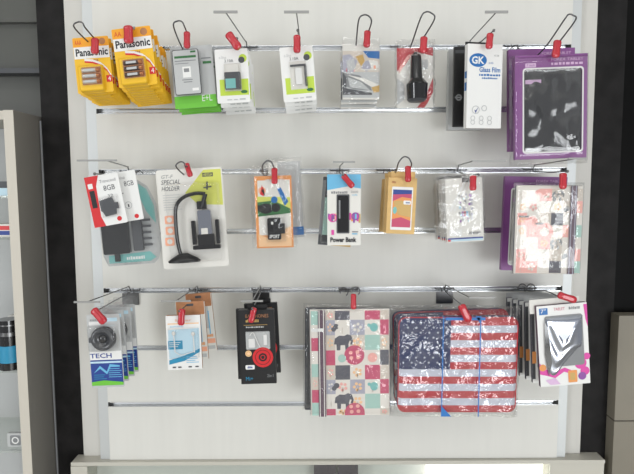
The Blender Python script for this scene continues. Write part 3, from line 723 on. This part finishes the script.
def k_clear(w, h):
    o = empty('clear_case_pack'); a = Art(w, h)
    a.slab(.003, 'offwhite', .003); a.rect(.02, .93, .98, .985, 'deep_blue'); a.rect(.02, .955, .98, .985, 'pale_blue'); a.rect(.02, .955, .1, .985, 'red'); a.rrect(.46, .0, .7, .07, .001, 'dgrey'); a.tx('OPPO', .5, .015, .66, .055, 'white')
    a.poly([(.1, .5), (.5, .06), (.56, .06), (.14, .52)], 'white'); a.poly([(.2, .5), (.62, .06), (.66, .06), (.24, .52)], 'white')
    rnd = random.Random(5)
    for k in range(34):
        u = .34 + rnd.random() * .34; v = .24 + rnd.random() * .42; s_ = .02 + rnd.random() * .025
        a.rect(u, v, u + s_ * 1.4, v + s_, ['lgrey', 'cloth_lav', 'pale_blue', 'violet', 'grey', 'cloth_lav'][k % 6])
    for k in range(8): a.rect(.42 + .06 * (k % 4), .52 + .04 * (k // 4), .46 + .06 * (k % 4), .55 + .04 * (k // 4), ['violet', 'cloth_pink', 'sky_blue', 'grey'][k % 4])
    a.print_(.6, .84, .9, .88, 'grey'); a.rrect(.05, .80, .4, .9, .001, 'white')
    a.build('card', o)
    b = sheet(w * 1.1, h * 1.06, .006, .0028, 'bag', 51, 22, 26); b.build('bag', o); return o
def elephant(a, u, v, s, m):
    pts = [(-.5, .1), (-.45, -.25), (-.2, -.42), (.1, -.4), (.28, -.5), (.5, -.42), (.62, -.1), (.56, .12), (.44, .1), (.5, -.1), (.4, -.12), (.34, .08), (.34, .45), (.16, .45), (.14, .15), (-.12, .15), (-.14, .45), (-.34, .45), (-.36, .1)]
    k = a.w / a.h; a.poly([(u + x * s, v + y * s * k) for x, y in pts], m)
def patches(a, ue, ve, pat, motif):
    """squares between the given column and row edges; motif(a, y) prints on top"""
    cs = {'c': 'cloth_cream', 't': 'cloth_tan', 'g': 'cloth_grey', 'l': 'cloth_lav', 'p': 'cloth_pink', 'o': 'cloth_coral', 'm': 'mint'}
    base = a.lay(); rnd = random.Random(len(pat) + len(ue))
    for j in range(len(ve) - 1):
        for i in range(len(ue) - 1):
            a.rect(ue[i], ve[j], ue[i + 1], ve[j + 1], cs[pat[j][i]], y=base)
    for j in range(len(ve) - 1):
        for i in range(len(ue) - 1):
            du, dv = ue[i + 1] - ue[i], ve[j + 1] - ve[j]; u, v = (ue[i] + ue[i + 1]) / 2, (ve[j] + ve[j + 1]) / 2
            if pat[j][i] in 'tlo' or (pat[j][i] == 'c' and rnd.random() < .4):
                mm = rnd.choice(['cloth_coral', 'cloth_tan', 'orange_light', 'cloth_cream']); q0 = rnd.random() * 3; y = base - .0002
                for q in range(5): a.disc(u + du * .22 * math.cos(q * 1.257 + q0), v + dv * .22 * math.sin(q * 1.257 + q0), min(du, .18) * .11, mm, y=y)
                a.rect(u - du * .03, v, u + du * .03, v + dv * .4, 'cloth_tan', y=y)
def pillow(w, h, t, r, m, edge):
    """soft padded slab with a rounded outline"""
    b = MB(); L = []
    for y, ins in ((t, .004), (t - .002, .001), (t * .5, 0), (.003, .0006), (0.0012, .002), (0, .0045)):
        L.append([(x, y, z) for x, z in rrpts(-w / 2 + ins, w / 2 - ins, ins, h - ins, r, 6)])
    b.loops(L[:4], edge, True, False); b.loops(L[3:], m, False, True); return b
def k_patch(w, h, landscape=False):
    o = empty('patchwork_sleeve'); b = pillow(w, h, .012, .002, 'cloth_cream', 'cloth_grey'); a = Art(w, h); a.v, a.f, a.m, a.names, a.smooth = b.v, b.f, b.m, b.names, b.smooth
    if landscape:
        ve = [.04, .175, .31, .445, .58, .715, .85, .985]
        patches(a, [.03, .17, .35, .53, .71, .80], ve, ['ccotc', 'cccct', 'octgc', 'cocco', 'ccotc', 'occtc', 'oocgc'], 0)
        elephant(a, .61, .12, .17, 'grey'); elephant(a, .61, .66, .17, 'grey')
        for v in (.26, .79): a.disc(.765, v, .035, 'grey'); a.disc(.74, v + .015, .03, 'grey')
        a.disc(.24, .42, .10, 'cloth_coral'); a.disc(.44, .52, .13, 'cloth_coral'); a.disc(.44, .52, .07, 'cloth_cream'); a.disc(.38, .08, .1, 'cloth_coral', asp=.5)
        a.rrect(.05, .34, .2, .36, .0005, 'grey'); a.rrect(.3, .42, .42, .44, .0005, 'grey')
        patches(a, [.90, .99], ve, ['t', 'o', 'c', 'm', 'c', 'o', 'm'], 0)
    else:
        ve = [.015, .10, .24, .38, .52, .655, .79, .93, .99]
        patches(a, [.20, .316, .50, .686, .876, .985], ve, ['tgcpt', 'lclcp', 'tctmt', 'pcccg', 'tgcpt', 'lclcp', 'cccmc', 'pccct'], 0)
        elephant(a, .41, .31, .215, 'cloth_grey'); elephant(a, .41, .86, .215, 'cloth_grey')
        for v in (.17, .72): a.disc(.33, v - .01, .035, 'cloth_grey'); a.disc(.30, v + .015, .03, 'cloth_grey')
        for v in (.17, .72): a.disc(.80, v, .05, 'teal', asp=1.1); a.disc(.74, v - .02, .022, 'teal')
        a.disc(.555, .425, .125, 'cloth_pink')
        a.poly([(.43, .99)] + [(.555 - .125 * math.cos(k * math.pi / 12), .965 - .125 * a.w / a.h * math.sin(k * math.pi / 12)) for k in range(13)] + [(.68, .99)], 'cloth_pink')
        for cv in (.425, .93):
            for k in range(4): a.disc(.555 + .06 * math.cos(k * 1.57 + .7), cv + .035 * math.sin(k * 1.57 + .7), .024, 'cloth_coral')
        a.disc(.40, .455, .05, 'mint'); a.disc(.78, .45, .06, 'cloth_coral')
        a_ = 'mcpcmtpm'; patches(a, [.02, .105], [.015] + [.02 + .121 * k for k in range(1, 9)], a_, 0)
    a.build('fabric', o)
    m = Art(w, h)
    u0, u1 = (.80, .895) if landscape else (.105, .195)
    m.rr(m.U(u0), m.U(u1), .001, h - .001, .0005, -.0042, -.003, 'cloth_zip'); k = (u1 - u0)
    for f_ in (.12, .72): m.rr(m.U(u0 + k * f_), m.U(u0 + k * (f_ + .12)), .001, h - .001, .0003, -.0048, -.0041, 'offwhite' if not landscape else 'cloth_lav')
    if not landscape: m.rr(m.U(.02), m.U(.17), m.V(.20), m.V(.17), .0008, -.0054, -.0049, 'white')
    m.build('zipper', o)
    if not landscape: b = sheet(w * 1.03, h * 1.02, .0125, .0011, 'bag_tight', 61, 20, 24, y0=.006, flatedge=.03)
    else: b = sheet(w * 1.05, h * 1.03, .0125, .0012, 'blister_haze', 67, 20, 24, y0=.006, flatedge=.03)
    b.build('bag', o)
    return o
def k_flag(w, h):
    o = empty('flag_sleeve'); t = .022
    nx, nz = 60, 39; r = .016
    b = MB(); grid = {}
    def prof(u, v):
        # rounded rectangle squash and padded height
        x = -w / 2 + u * w; z = v * h
        ax = w / 2 - abs(x); az = h / 2 - abs(z - h / 2)
        if ax < r and az < r:
            dx, dz = r - ax, r - az; q = math.hypot(dx, dz)
            if q > r:
                k = r / q; ndx, ndz = dx * k, dz * k
                x = math.copysign(w / 2 - r + ndx, x); z = h / 2 + math.copysign(h / 2 - r + ndz, z - h / 2)
                e = 0
            else: e = r - q
        else: e = min(ax, az)
        e = min(1, e / .012); y = -.005 * math.sin(e * math.pi / 2)
        return (x, y + .0016 * noise.noise(Vector((u * 5, v * 5, 2))), z)
    V = [prof(i / nx, j / nz) for j in range(nz + 1) for i in range(nx + 1)]
    groups = {'flag_red': [], 'flag_white': [], 'navy': []}
    for j in range(nz):
        for i in range(nx):
            a = j * (nx + 1) + i; st = j // 3; top = j >= 18
            mm = 'navy' if (top and i < 26) else ('flag_red' if st % 2 == 0 else 'flag_white')
            groups[mm].append((a, a + 1, a + nx + 2, a + nx + 1))
    for mm, f in groups.items():
        b0 = len(b.v) if b.v else 0
        if not b.v: b.add(V, f, mm, True)
        else:
            k = b.mi(mm)
            for q in f: b.f.append(q); b.m.append(k); b.smooth.append(True)
    # stars
    for r_ in range(9):
        for c in range(6 if r_ % 2 == 0 else 5):
            x = -w / 2 + w * (.035 + (c + (.5 if r_ % 2 else 0)) * .072); z = h * (.955 - r_ * .0525)
            if x < -w / 2 + .01 and z > h - .015: continue
            s = w * .0125
            b.flat([(x + (s if k % 2 == 0 else s * .42) * math.sin(k * math.pi / 5), z + (s if k % 2 == 0 else s * .42) * math.cos(k * math.pi / 5)) for k in range(10)], -.0068, 'flag_white')
    b.build('front_panel', o)
    m = MB(); L = []
    for y, ins in ((0.0005, .0012), (.002, -.0006), (.010, -.001), (t - .002, -.0006), (t, .003)):
        L.append([(x, y, z) for x, z in rrpts(-w / 2 + ins, w / 2 - ins, ins, h - ins, r, 6)])
    m.loops(L, 'navy', False, True); m.build('gusset', o)
    m = MB(); m.tube([(x, .0005, z) for x, z in rrpts(-w / 2, w / 2, 0, h, r, 6)] + [(rrpts(-w / 2, w / 2, 0, h, r, 6)[0][0], .0005, rrpts(-w / 2, w / 2, 0, h, r, 6)[0][1])], .0016, 'flag_red'); m.build('piping', o)
    return o

def k_tech(w, h):
    o = empty('webcam_pack'); a = Art(w, h); a.slab(.0008, 'lgrey', .003)
    a.print_(.1, .06, .5, .085, 'grey'); a.rrect(.06, .10, .42, .145, .001, 'white'); a.rrect(.56, .05, .92, .10, .001, 'pale_blue')
    a.rect(.02, .5, .98, .62, 'white'); a.tx('TECH', .02, .53, .68, .595, 'deep_blue', bold=.02); a.rect(.02, .62, .98, .94, 'deep_blue'); a.rect(.02, .64, .98, .665, 'pale_blue')
    a.poly([(.1, .8), (.3, .7), (.5, .78), (.6, .68), (.9, .7), (.9, .72), (.62, .72), (.5, .82), (.3, .74)], 'sky_blue'); a.lines(.55, .95, .74, .88, 5, 'sky_blue', .3); a.lines(.1, .5, .82, .9, 3, 'cyan', .3)
    a.poly([(.02, .92), (.4, .90), (.98, .93), (.98, .97), (.02, .97)], 'green')
    a.build('card', o)
    m = MB(); cx, cz, r = 0, h * .68, w * .37; L = []
    for t, k in ((.0, 1.0), (.010, .98), (.014, .9), (.0145, .62), (.008, .55), (.007, .3)):
        L.append([(cx + r * k * math.cos(2 * math.pi * i / 24), -.001 - t, cz + r * k * math.sin(2 * math.pi * i / 24)) for i in range(24)])
    m.loops(L, 'smoke_cup', False, True); m.ell((cx, -.010, cz), r * .34, .004, r * .34, 'black_shiny'); m.rr(cx - r * 1.16, cx - r * .9, cz - r * .3, cz + r * .1, .001, -.008, -.002, 'dgrey')
    m.build('webcam', o)
    m = Art(w, h); m.bubble(.04, .13, .96, .5, .017, 'blister', .006); m.build('blister', o)
    m = Art(w, h); m.rr(m.U(.3), m.U(1.1), h, h + .018, .004, 0.0002, .0008, 'blister_haze'); m.build('hang_tab', o)
    return o
def k_ear(w, h):
    o = empty('earphone_box'); a = Art(w, h); th = .009; a.slab(th, 'white', .001, 'kraft_dark')
    a.tx('Super', .26, .07, .74, .12, 'orange'); a.rect(.05, .14, .95, .16, 'orange_light'); a.tx('EARPHONES', .12, .19, .5, .215, 'sky_blue')
    a.poly([(.05, .26), (.95, .24), (.95, .7), (.05, .8)], 'pale_blue'); a.poly([(.05, .82), (.5, .74), (.95, .62), (.95, .68), (.5, .84), (.05, .9)], 'cyan'); a.rect(.04, .46, .46, .62, 'cyan'); a.lines(.08, .42, .49, .6, 3, 'white', .3)
    a.lines(.55, .92, .76, .9, 4, 'sky_blue', .3)
    for u in (.14, .3, .6, .8): a.rrect(u, .94, u + .1, .965, .001, 'dgrey')
    a.build('box', o)
    m = Art(w, h); 
    def q(u, v, y=-.004): return (m.U(u), y, m.V(v))
    for u, v in ((.22, .32), (.78, .34)):
        m.ell(q(u, v), .0042, .003, .005, 'offwhite'); m.tube([q(u, v + .03), q(u + .01, v + .12), q(u + .02, v + .34)], .0014, 'white')
    m.tube(smooth_path([q(.24, .66), q(.4, .72), q(.6, .7), q(.8, .66)], 4), .0009, 'white')
    m.build('earphones', o)
    m = Art(w, h); m.bubble(.05, .22, .95, .8, .008, 'blister', .003, yb=-.0008); m.build('window', o)
    return o
def k_kraftbag(w, h):
    o = empty('kraft_topped_box'); a = Art(w, h); a.slab(.006, 'offwhite', .001, 'kraft_dark'); a.rr(a.U(.02), a.U(.98), a.V(.22), h + .001, .002, -.0006, .007, 'kraft_dark'); a.rrect(.38, .03, .62, .07, .002, 'dgrey', y=-.0008)
    a.rect(.0, .22, .82, .6, 'lgrey'); a.rect(.5, .78, .98, .86, 'peach'); a.rect(.45, .9, .95, .96, 'lgrey'); a.print_(.66, .70, .92, .75, 'orange'); a.rect(.8, .3, .84, .7, 'sky_blue'); a.build('box', o); return o
def k_blackear(w, h):
    o = empty('headset_box'); a = Art(w, h); th = .010; a.slab(th, 'black', .001, 'black')
    a.tx('EARPHONES', .2, .06, .84, .105, 'kraft_dark'); a.print_(.2, .125, .56, .165, 'gold'); a.rect(.14, .2, .8, .205, 'gold'); a.print_(.2, .22, .7, .24, 'lgrey')
    a.rrect(.18, .29, .86, .53, .002, 'lgrey'); a.disc(.24, .585, .09, 'orange_light'); a.oring(.24, .585, .05, .065, 'gold')
    a.disc(.64, .64, .29, 'red'); a.oring(.64, .64, .2, .215, 'black'); a.disc(.64, .64, .12, 'black'); a.oring(.64, .64, .05, .07, 'red')
    a.rrect(.14, .74, .40, .80, .0025, 'white'); a.print_(.2, .755, .34, .785, 'deep_blue'); a.tx('Mi+', .14, .90, .34, .95, 'cyan'); a.tx('2in1', .74, .87, .92, .91, 'grey')
    a.build('box', o)
    m = Art(w, h)
    m.rr(m.U(.26), m.U(.44), m.V(.5), m.V(.38), .002, -.004, -.001, 'white'); m.rr(m.U(.68), m.U(.78), m.V(.47), m.V(.33), .0015, -.004, -.001, 'white'); m.tube(smooth_path([(m.U(.3), -.003, m.V(.34)), (m.U(.4), -.003, m.V(.3)), (m.U(.5), -.003, m.V(.42)), (m.U(.58), -.003, m.V(.5))], 4), .0012, 'white')
    m.build('earphones', o)
    m = Art(w, h); m.bubble(.18, .29, .86, .53, .006, 'blister', .002, yb=-.0008, inset=.001, rnd=.001); m.build('window', o)
    m = Art(w, h); m.rr(m.U(.25), m.U(.8), h, h + .009, .001, th - .001, th - .0001, 'black'); m.build('hang_tab', o)
    return o
def k_tabbox(w, h):
    o = empty('tablet_pouch_box'); a = Art(w, h); th = .010; a.slab(th, 'white', .001, 'cloth_zip')
    a.rrect(.05, .03, .22, .11, .001, 'brand_blue'); a.tx('7"', .08, .04, .18, .09, 'white'); a.tx('TABLET', .34, .035, .56, .07, 'cloth_pink'); a.print_(.64, .035, .86, .07, 'grey'); a.poly([(.93, .02), (1, .02), (1, .3), (.96, .2)], 'magenta')
    for u, v, r in ((.82, .74, .12), (.95, .66, .07), (.9, .84, .09)): a.disc(u, v, r, 'magenta')
    a.poly([(0, .7), (.1, .78), (.3, .82), (.5, .78), (.7, .84), (.7, .88), (.48, .83), (.3, .9), (.12, .86), (0, .84)], 'magenta'); a.poly([(.1, .92), (.3, .9), (.4, .98), (.2, .98)], 'lilac'); a.disc(.06, .76, .07, 'orange')
    a.rrect(.56, .82, .74, .97, .002, 'orange'); a.rrect(.60, .85, .70, .94, .001, 'gold'); a.disc(.84, .9, .08, 'violet')
    a.rrect(.14, .13, .90, .76, .006, 'grey')
    a.build('box', o)
    m = Art(w, h)
    # wavy edged shiny pouch seen through the die cut window
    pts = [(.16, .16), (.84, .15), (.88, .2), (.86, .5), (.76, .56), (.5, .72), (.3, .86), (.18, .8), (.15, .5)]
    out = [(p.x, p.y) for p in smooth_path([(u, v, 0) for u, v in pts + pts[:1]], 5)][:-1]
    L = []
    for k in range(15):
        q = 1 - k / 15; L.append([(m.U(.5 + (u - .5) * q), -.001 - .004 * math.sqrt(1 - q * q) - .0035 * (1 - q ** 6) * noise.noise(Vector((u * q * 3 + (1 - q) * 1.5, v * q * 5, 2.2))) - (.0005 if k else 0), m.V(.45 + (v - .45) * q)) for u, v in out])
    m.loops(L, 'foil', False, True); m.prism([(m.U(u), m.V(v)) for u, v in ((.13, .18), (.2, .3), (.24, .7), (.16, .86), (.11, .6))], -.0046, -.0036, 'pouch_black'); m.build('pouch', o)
    m = Art(w, h); m.rr(m.U(-.1), m.U(.9), h * .9, h + .013, .001, th + .0001, th + .001, 'offwhite'); m.build('hang_tab', o)
    return o
def k_sidebox(w, h):
    o = empty('tablet_pouch_box'); a = Art(w, h); a.slab(.009, 'white', .001, 'cloth_grey'); a.rect(0, .05, .06, .95, 'dgrey'); a.rect(0, .6, .08, .75, 'orange')
    a.rect(.1, .1, .9, .8, 'grey'); a.build('box', o)
    m = Art(w, h); m.rr(m.U(.0), m.U(.8), h, h + .012, .001, .008, .0089, 'lgrey'); m.build('hang_tab', o)
    return o

# ================================================================== HANGING THE STOCK
def hang(kind, cx, cy, wpx, hpx, d, roll=0, yaw=0, tilt=0, **kw):
    w, h = size(cx, cy, wpx, hpx, d); o = kind(w, h, **kw); put(o, cx, cy, h, d, roll, yaw, tilt); o['_h'] = h
    del o['_h']; return o
# --- top row
o = hang(k_battery, 93, 65, 36, 56, .165, -4); stack(o, 10, .0138, 'yellow battery card on the corner hook', 'battery pack', 'battery cards on the first hook', (-.006, -.008), 2)
o = hang(k_battery, 134.5, 57, 39, 59, .175, -6, aaa=False); stack(o, 10, .0142, 'yellow battery card on the second top hook', 'battery pack', 'battery cards on the second hook', (-.004, -.022), 1.5)
o = hang(k_green, 193.5, 77, 42, 62, .13, -4); stack(o, 3, .028, 'clear pack with bright green base and edged label', 'accessory pack', 'green based packs on the top row', (.000, -.006), 2)
o = hang(k_lime, 232.5, 76, 33, 54, .16, -2.5); stack(o, 4, .036, 'white and lime charger pack showing a dark charger', 'charger pack', 'lime charger packs with dark charger', (-.0, -.010), 1)
o = hang(k_lime, 298, 74, 33, 55, .165, -4.5, alt=True); stack(o, 4, .036, 'white and lime charger pack showing a pale charger', 'charger pack', 'lime charger packs with pale charger', (0, -.010), 3)
o = hang(k_photo, 361, 72, 37, 55, .155, 0, 3); stack(o, 3, .03, 'bagged grey pouch card with a colourful street photo', 'photo card pack', 'photo card packs on the top row', (-.002, -.012), 1)
o = hang(k_carcharger, 415, 78, 36, 60, .16, -1); tag(o, 'black car charger on a red and white card in a clear bag', 'car charger')
o = hang(k_gk, 484.5, 86.5, 37, 84, .175, 0, 9); tag(o, 'white screen film box with a blue oval logo, top row', 'screen protector box')
o = hang(k_blackbox, 471.5, 87, 36, 80, .115, 0); tag(o, 'black slim box just behind the white film box with blue oval', 'screen protector box', 'slim boxes behind the white film box')
w_, h_ = size(466, 88, 36, 80, .075); 
a = Art(w_, h_); a.slab(.02, 'lgrey', .001); oo = empty('screen_film_box'); a.build('box', oo); put(oo, 466.5, 90, h_, .075, 0); tag(oo, 'pale slim box at the very back of the hook, behind the black one', 'screen protector box', 'slim boxes behind the white film box')
o = hang(k_purple, 551, 107, 71, 104, .185, -1.6, -2); tag(o, 'purple tablet case box with a white framed window, in front', 'tablet case box', 'purple boxes on the top right hook')
b_ = hang(k_purple, 541.5, 100, 66, 102, .125, -1.6); tag(b_, 'second purple box mostly hidden behind the front purple tablet box', 'tablet case box', 'purple boxes on the top right hook')
# bag around the front purple box
w_, h_ = size(549, 108, 78, 110, .18); oo = sheet(w_, h_, .018, .0012, 'blister', 77, y0=0, flatedge=.06).build('bag', o); oo.location = (-.003, .006, -.012)
# --- middle row
o = hang(k_memory, 106, 200, 34, 51, .20, -10, n=1); tag(o, 'red and white memory card pack with black adapter, left one', 'memory card')
o = hang(k_memory, 128.5, 196, 22, 50, .185, -9, n=0); tag(o, 'white memory card pack with a red dot, right of the red one', 'memory card')
o = hang(k_teal, 129, 221, 60, 88, .12, -4); tag(o, 'clear cornered blister with black case and teal print behind memory cards', 'blister pack')
o = hang(k_holder, 192.5, 218.5, 66, 99, .15, -3.2); tag(o, 'grey and yellow blister of a black gooseneck phone holder', 'phone holder pack')
o = hang(k_armcam, 274, 212, 37, 72, .165, -1.5); tag(o, 'orange bordered card with a small black camera in clear bag', 'camera pack')
o = hang(k_bluebag, 286, 200, 32, 76, .09, -3); tag(o, 'clear bag with a blue bottom edge behind the orange card', 'bagged pack')
o = hang(k_power, 344, 210, 33.5, 71, .165, 0); tag(o, 'blue topped white power bank box with a black window', 'power bank box')
o = hang(k_darkblister, 337, 212, 33, 68, .12, 5, 0); tag(o, 'dark cable pack with gold foot tilted behind the power bank box', 'cable pack')
o = hang(k_kraft, 401.5, 206, 28.5, 56, .165, 2.5, 0); stack(o, 6, .021, 'kraft phone case box with a colourful phone picture', 'phone case box', 'kraft phone case boxes', (-.003, -.004), .8)
o = hang(k_clear, 464.5, 210, 37, 64, .16, -3, 0); stack(o, 7, .0185, 'clear bagged phone case with a navy bottom edge', 'phone case pack', 'clear bagged phone cases', (.0, -.004), 1.2)
o = hang(k_patch, 548.5, 230, 67, 89, .17, 0.5, 0, landscape=True); tag(o, 'pale coral patchwork tablet sleeve with zip at its right', 'tablet sleeve')
o = hang(k_purple, 534, 224, 62, 94, .09, 1.2, 0, window='offwhite'); tag(o, 'purple box behind the pale patchwork sleeve, middle row', 'tablet case box')
# --- bottom row
o = hang(k_tech, 105.5, 351, 33, 73, .205, -2); stack(o, 4, .033, 'webcam blister card with blue and green lower print', 'webcam pack', 'webcam cards on the lower left hook', (.0, -.0), .8)
o = hang(k_ear, 184, 342.5, 34, 54, .175, -1, 4); tag(o, 'white and blue earphone box, frontmost on its hook', 'earphone box')
o = hang(k_kraftbag, 192, 331, 29, 58, .13, -3); tag(o, 'brown topped box directly behind the blue earphone box', 'earphone box', 'brown topped boxes')
o = hang(k_kraftbag, 201, 323, 26, 58, .08, -5); tag(o, 'brown topped box furthest back, right of the blue earphone box', 'earphone box', 'brown topped boxes')
o = hang(k_blackear, 257.5, 347, 35.5, 74, .175, -1.5, 0); tag(o, 'black headset box with a red disc, frontmost on its hook', 'headset box', 'black headset boxes')
o = hang(k_blackear, 254, 344, 34, 70, .135, -1.0, 0); o.rotation_euler.z = R(0); tag(o, 'black headset box showing at the left behind the front one', 'headset box', 'black headset boxes')
o = hang(k_blackear, 262.5, 338.5, 33, 70, .095, -2.5, 0); tag(o, 'black headset box showing at the right, rearmost on its hook', 'headset box', 'black headset boxes')
o = hang(k_patch, 350, 363, 80, 107, .165, -.5, 0); tag(o, 'pink, grey and mint patchwork sleeve with zip at its left', 'tablet sleeve')
w_, h_ = size(340, 361, 72, 102, .11); b_ = pillow(w_, h_, .014, .004, 'dgrey', 'cloth_grey'); oo = empty('padded_sleeve'); b_.build('fabric', oo); sheet(w_ * 1.05, h_ * 1.04, .009, .0015, 'bag_tight', 5, y0=.007, flatedge=.03).build('bag', oo); put(oo, 341, 360, h_, .12, .8)
tag(oo, 'dark grey padded sleeve behind the pink patchwork sleeve', 'tablet sleeve')
o = hang(k_flag, 457.5, 365, 118, 94, .165, .3, 0); h_flag = size(457, 365, 118, 94, .165)[1]
tag(o, 'stars and stripes padded sleeve in a clear bag, in front', 'laptop sleeve', 'flag sleeves on the bottom row')
o2 = dup(o); put(o2, 451, 357, h_flag, .118, -1.5); o2.scale = (1.0, 1, 1.0); tag(o2, 'stars and stripes sleeve mostly hidden behind the front flag sleeve', 'laptop sleeve', 'flag sleeves on the bottom row')
w_, h_ = size(455, 362, 130, 112, .165); 
sheet(w_, h_, .0215, .0045, 'bag_crisp', 91, 60, 52, y0=.010, flatedge=.07).build('bag', o)
bb = [c for c in kids(o) if c.name.startswith('bag')][0]; bb.location = (-.004, 0, -.016)
yb = -.0175
m = MB()
for xp in (440.5, 477):
    x = (xp - 455.5) / 130 * w_; m.rr(x - .0012, x + .0012, .012, h_ * .93, .0003, yb - .0003, yb, 'strap_blue')
x = (440.5 - 455.5) / 130 * w_; m.flat([(x, .012), (x + .022, .012), (x, .036)], yb - .0002, 'strap_blue'); x = (477 - 455.5) / 130 * w_; m.flat([(x - .012, h_ * .93), (x, h_ * .93), (x, h_ * .86)], yb - .0002, 'strap_blue')
m.rr(-w_ * .1, w_ * .2, h_ * .895, h_ * .92, .0004, yb - .0002, yb, 'strap_blue')
m.build('printed_lines', bb)
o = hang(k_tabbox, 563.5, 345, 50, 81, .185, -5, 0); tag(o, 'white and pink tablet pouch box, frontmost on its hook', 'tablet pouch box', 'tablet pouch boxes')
for i in range(5):
    d = .155 - i * .031; k = DIST
    o = hang(k_sidebox, 556.5 - 6.8 * i, 342.5 - 2.2 * i, 49 - i * 1.1, 79 - i * 1.8, d, -3 + i * .5)
    w = ['just behind the front one', 'third from the front', 'fourth from the front', 'fifth from the front', 'rearmost of the row'][i]
    tag(o, 'tablet pouch box seen edge on, %s' % w, 'tablet pouch box', 'tablet pouch boxes')

# --- hooks
loop_hook(0, (88, 42), (79.5, 22), 11, (94, 38), .17, .05, 'looped wire hook holding the first battery cards, top left corner')
t_hook(0, (129, 33), (133, 28), 4, .18, .185, 'small wire hook holding the second stack of battery cards')
loop_hook(0, (181, 46), (179, 21), 11, (187, 33), .15, .06, 'looped wire hook holding the green based packs')
t_hook(0, (237.5, 40), (225.5, 12), 24, .165, .215, 'hook with grey ticket bar above the dark charger packs')
t_hook(0, (298, 32), (296.5, 12), 25, .17, .215, 'hook with grey ticket bar above the pale charger packs')
loop_hook(0, (356, 46), (365, 15), 13, (368, 33), .16, .06, 'looped wire hook holding the street photo cards')
loop_hook(0, (411, 46), (427.5, 12), 14, (424, 37), .165, .06, 'looped wire hook holding the car charger')
t_hook(0, (492, 32), (496.5, 12), 23, .18, .215, 'hook with pale ticket bar above the white film box')
loop_hook(0, (545, 48), (570, 14.5), 11, (560, 41), .19, .06, 'looped wire hook holding the purple tablet boxes')
t_hook(1, (97, 174), (97, 160.5), 40, .205, .22, 'hook with long thin bar left above the memory cards', 0, armx=106)
loop_hook(1, (184, 175), (181, 162), 10, (188, 165), .155, .04, 'looped wire hook holding the gooseneck phone holder')
loop_hook(1, (263, 174), (268, 161), 11, (274, 168), .17, .04, 'looped wire hook holding the orange camera card')
t_hook(1, (343, 175), (344, 162), 22, .17, .20, 'hook with thin ticket bar above the power bank box')
loop_hook(1, (396, 172), (405, 157), 13, (411, 167), .17, .04, 'looped wire hook holding the kraft boxes')
t_hook(1, (477, 174.5), (489, 161), 34, .17, .22, 'hook with long thin bar above the clear bagged cases', 0, armx=473)
t_hook(1, (565, 171.5), (577, 158.5), 18, .18, .22, 'hook with bent arm above the pale patchwork sleeve', 0)
t_hook(2, (98, 310), (87, 302), 26, .21, .22, 'hook with white ticket bar above the webcam cards', 0, plate=True)
t_hook(2, (181, 310), (176, 301), 30, .18, .20, 'hook with grey ticket bar above the blue earphone box', 0)
t_hook(2, (253, 308), (252, 301), 22, .18, .20, 'hook with grey ticket bar above the black headset boxes', 0, plate=True)
curl_hook(2, (353, 296), ((344, 292), (356, 291)), .17, 'curled wire hook holding the pink patchwork sleeve')
t_hook(2, (462, 305), (482, 297.5), 26, .17, .20, 'hook with square back plate above the flag sleeve', 0, plate=True, armx=470)
curl_hook(2, (560, 297), ((522.5, 288), (531, 288)), .19, 'curled wire hook holding the tablet pouch boxes')
# --- red locks
CL = [(95, 46, 17, 2, .185, 'battery cards at the top left corner', 10), (128.5, 34.5, 19, -2, .192, 'second stack of battery cards', 11), (187, 40, 18, 0, .178, 'pack with green base', 8),
      (233.5, 41, 21, -36, .183, 'dark charger pack', 9), (297, 44, 19, 0, .186, 'pale charger pack', 8.5), (367, 39, 18, 4, .175, 'street photo card', 8.5), (423.5, 45, 18, 4, .185, 'bagged car charger', 9),
      (489.5, 41, 17, 6, .197, 'white film box', 9), (556.5, 49, 19, 8, .205, 'front purple tablet box', 9), (188.5, 170, 15, -18, .17, 'gooseneck phone holder', 8), (274.5, 176, 17, 0, .188, 'orange camera card', 8),
      (348, 181, 17, -40, .18, 'power bank box', 8), (408, 174, 17, 0, .182, 'kraft phone case boxes', 8), (473, 183, 16, 2, .185, 'clear bagged phone cases', 9), (563, 181, 17, 2, .195, 'pale patchwork sleeve', 9),
      (99, 316, 19, -42, .228, 'webcam cards', 9), (181.5, 317, 17, 4, .19, 'blue earphone box', 8.5), (252.5, 315, 16, 14, .19, 'black headset box', 8), (353.5, 301.5, 16, 0, .18, 'pink patchwork sleeve', 7.5),
      (465, 313, 19, -26, .192, 'flag sleeve', 9), (567, 297.5, 19, -72, .198, 'tablet pouch boxes', 8)]
for px, py, l, ro, d, wh, wp in CL:
    clip(px, py, l, ro, d, 'red plastic lock on the hook of the ' + wh, wpx=wp)

# ================================================================== LIGHT
def area(name, loc, rot, sx_, sy_, power, col=(1, 1, 1)):
    l = bpy.data.lights.new(name, 'AREA'); l.shape = 'RECTANGLE'; l.size = sx_; l.size_y = sy_; l.energy = power; l.color = col
    o = bpy.data.objects.new(name, l); COL.objects.link(o); o.location = loc; o.rotation_euler = rot; return o
for k, yy in enumerate((-1.2, -2.4, -3.6)):
    area('ceiling_lamp', (-0.3, yy, 2.85), (0, 0, 0), 2.4, 0.14, 8, (1, .985, .95))
area('shop_window', (1.7, -4.4, 0.85), (R(90), 0, R(-0)), 1.8, 1.5, 75, (.95, .98, 1))
area('side_fill', (-3.2, -3.6, 1.5), (R(90), 0, R(-60)), 0.8, 1.6, 50, (.95, .98, 1))  # added fill, no known window here; puts highlights on the crinkled film
w = bpy.data.worlds.new('World'); S.world = w; w.use_nodes = True
w.node_tree.nodes['Background'].inputs[0].default_value = (0.95, 0.97, 1.0, 1); w.node_tree.nodes['Background'].inputs[1].default_value = 0.55
S.view_settings.view_transform = 'Standard'; S.view_settings.look = 'None'; S.view_settings.gamma = 1; S.view_settings.exposure = -0.12
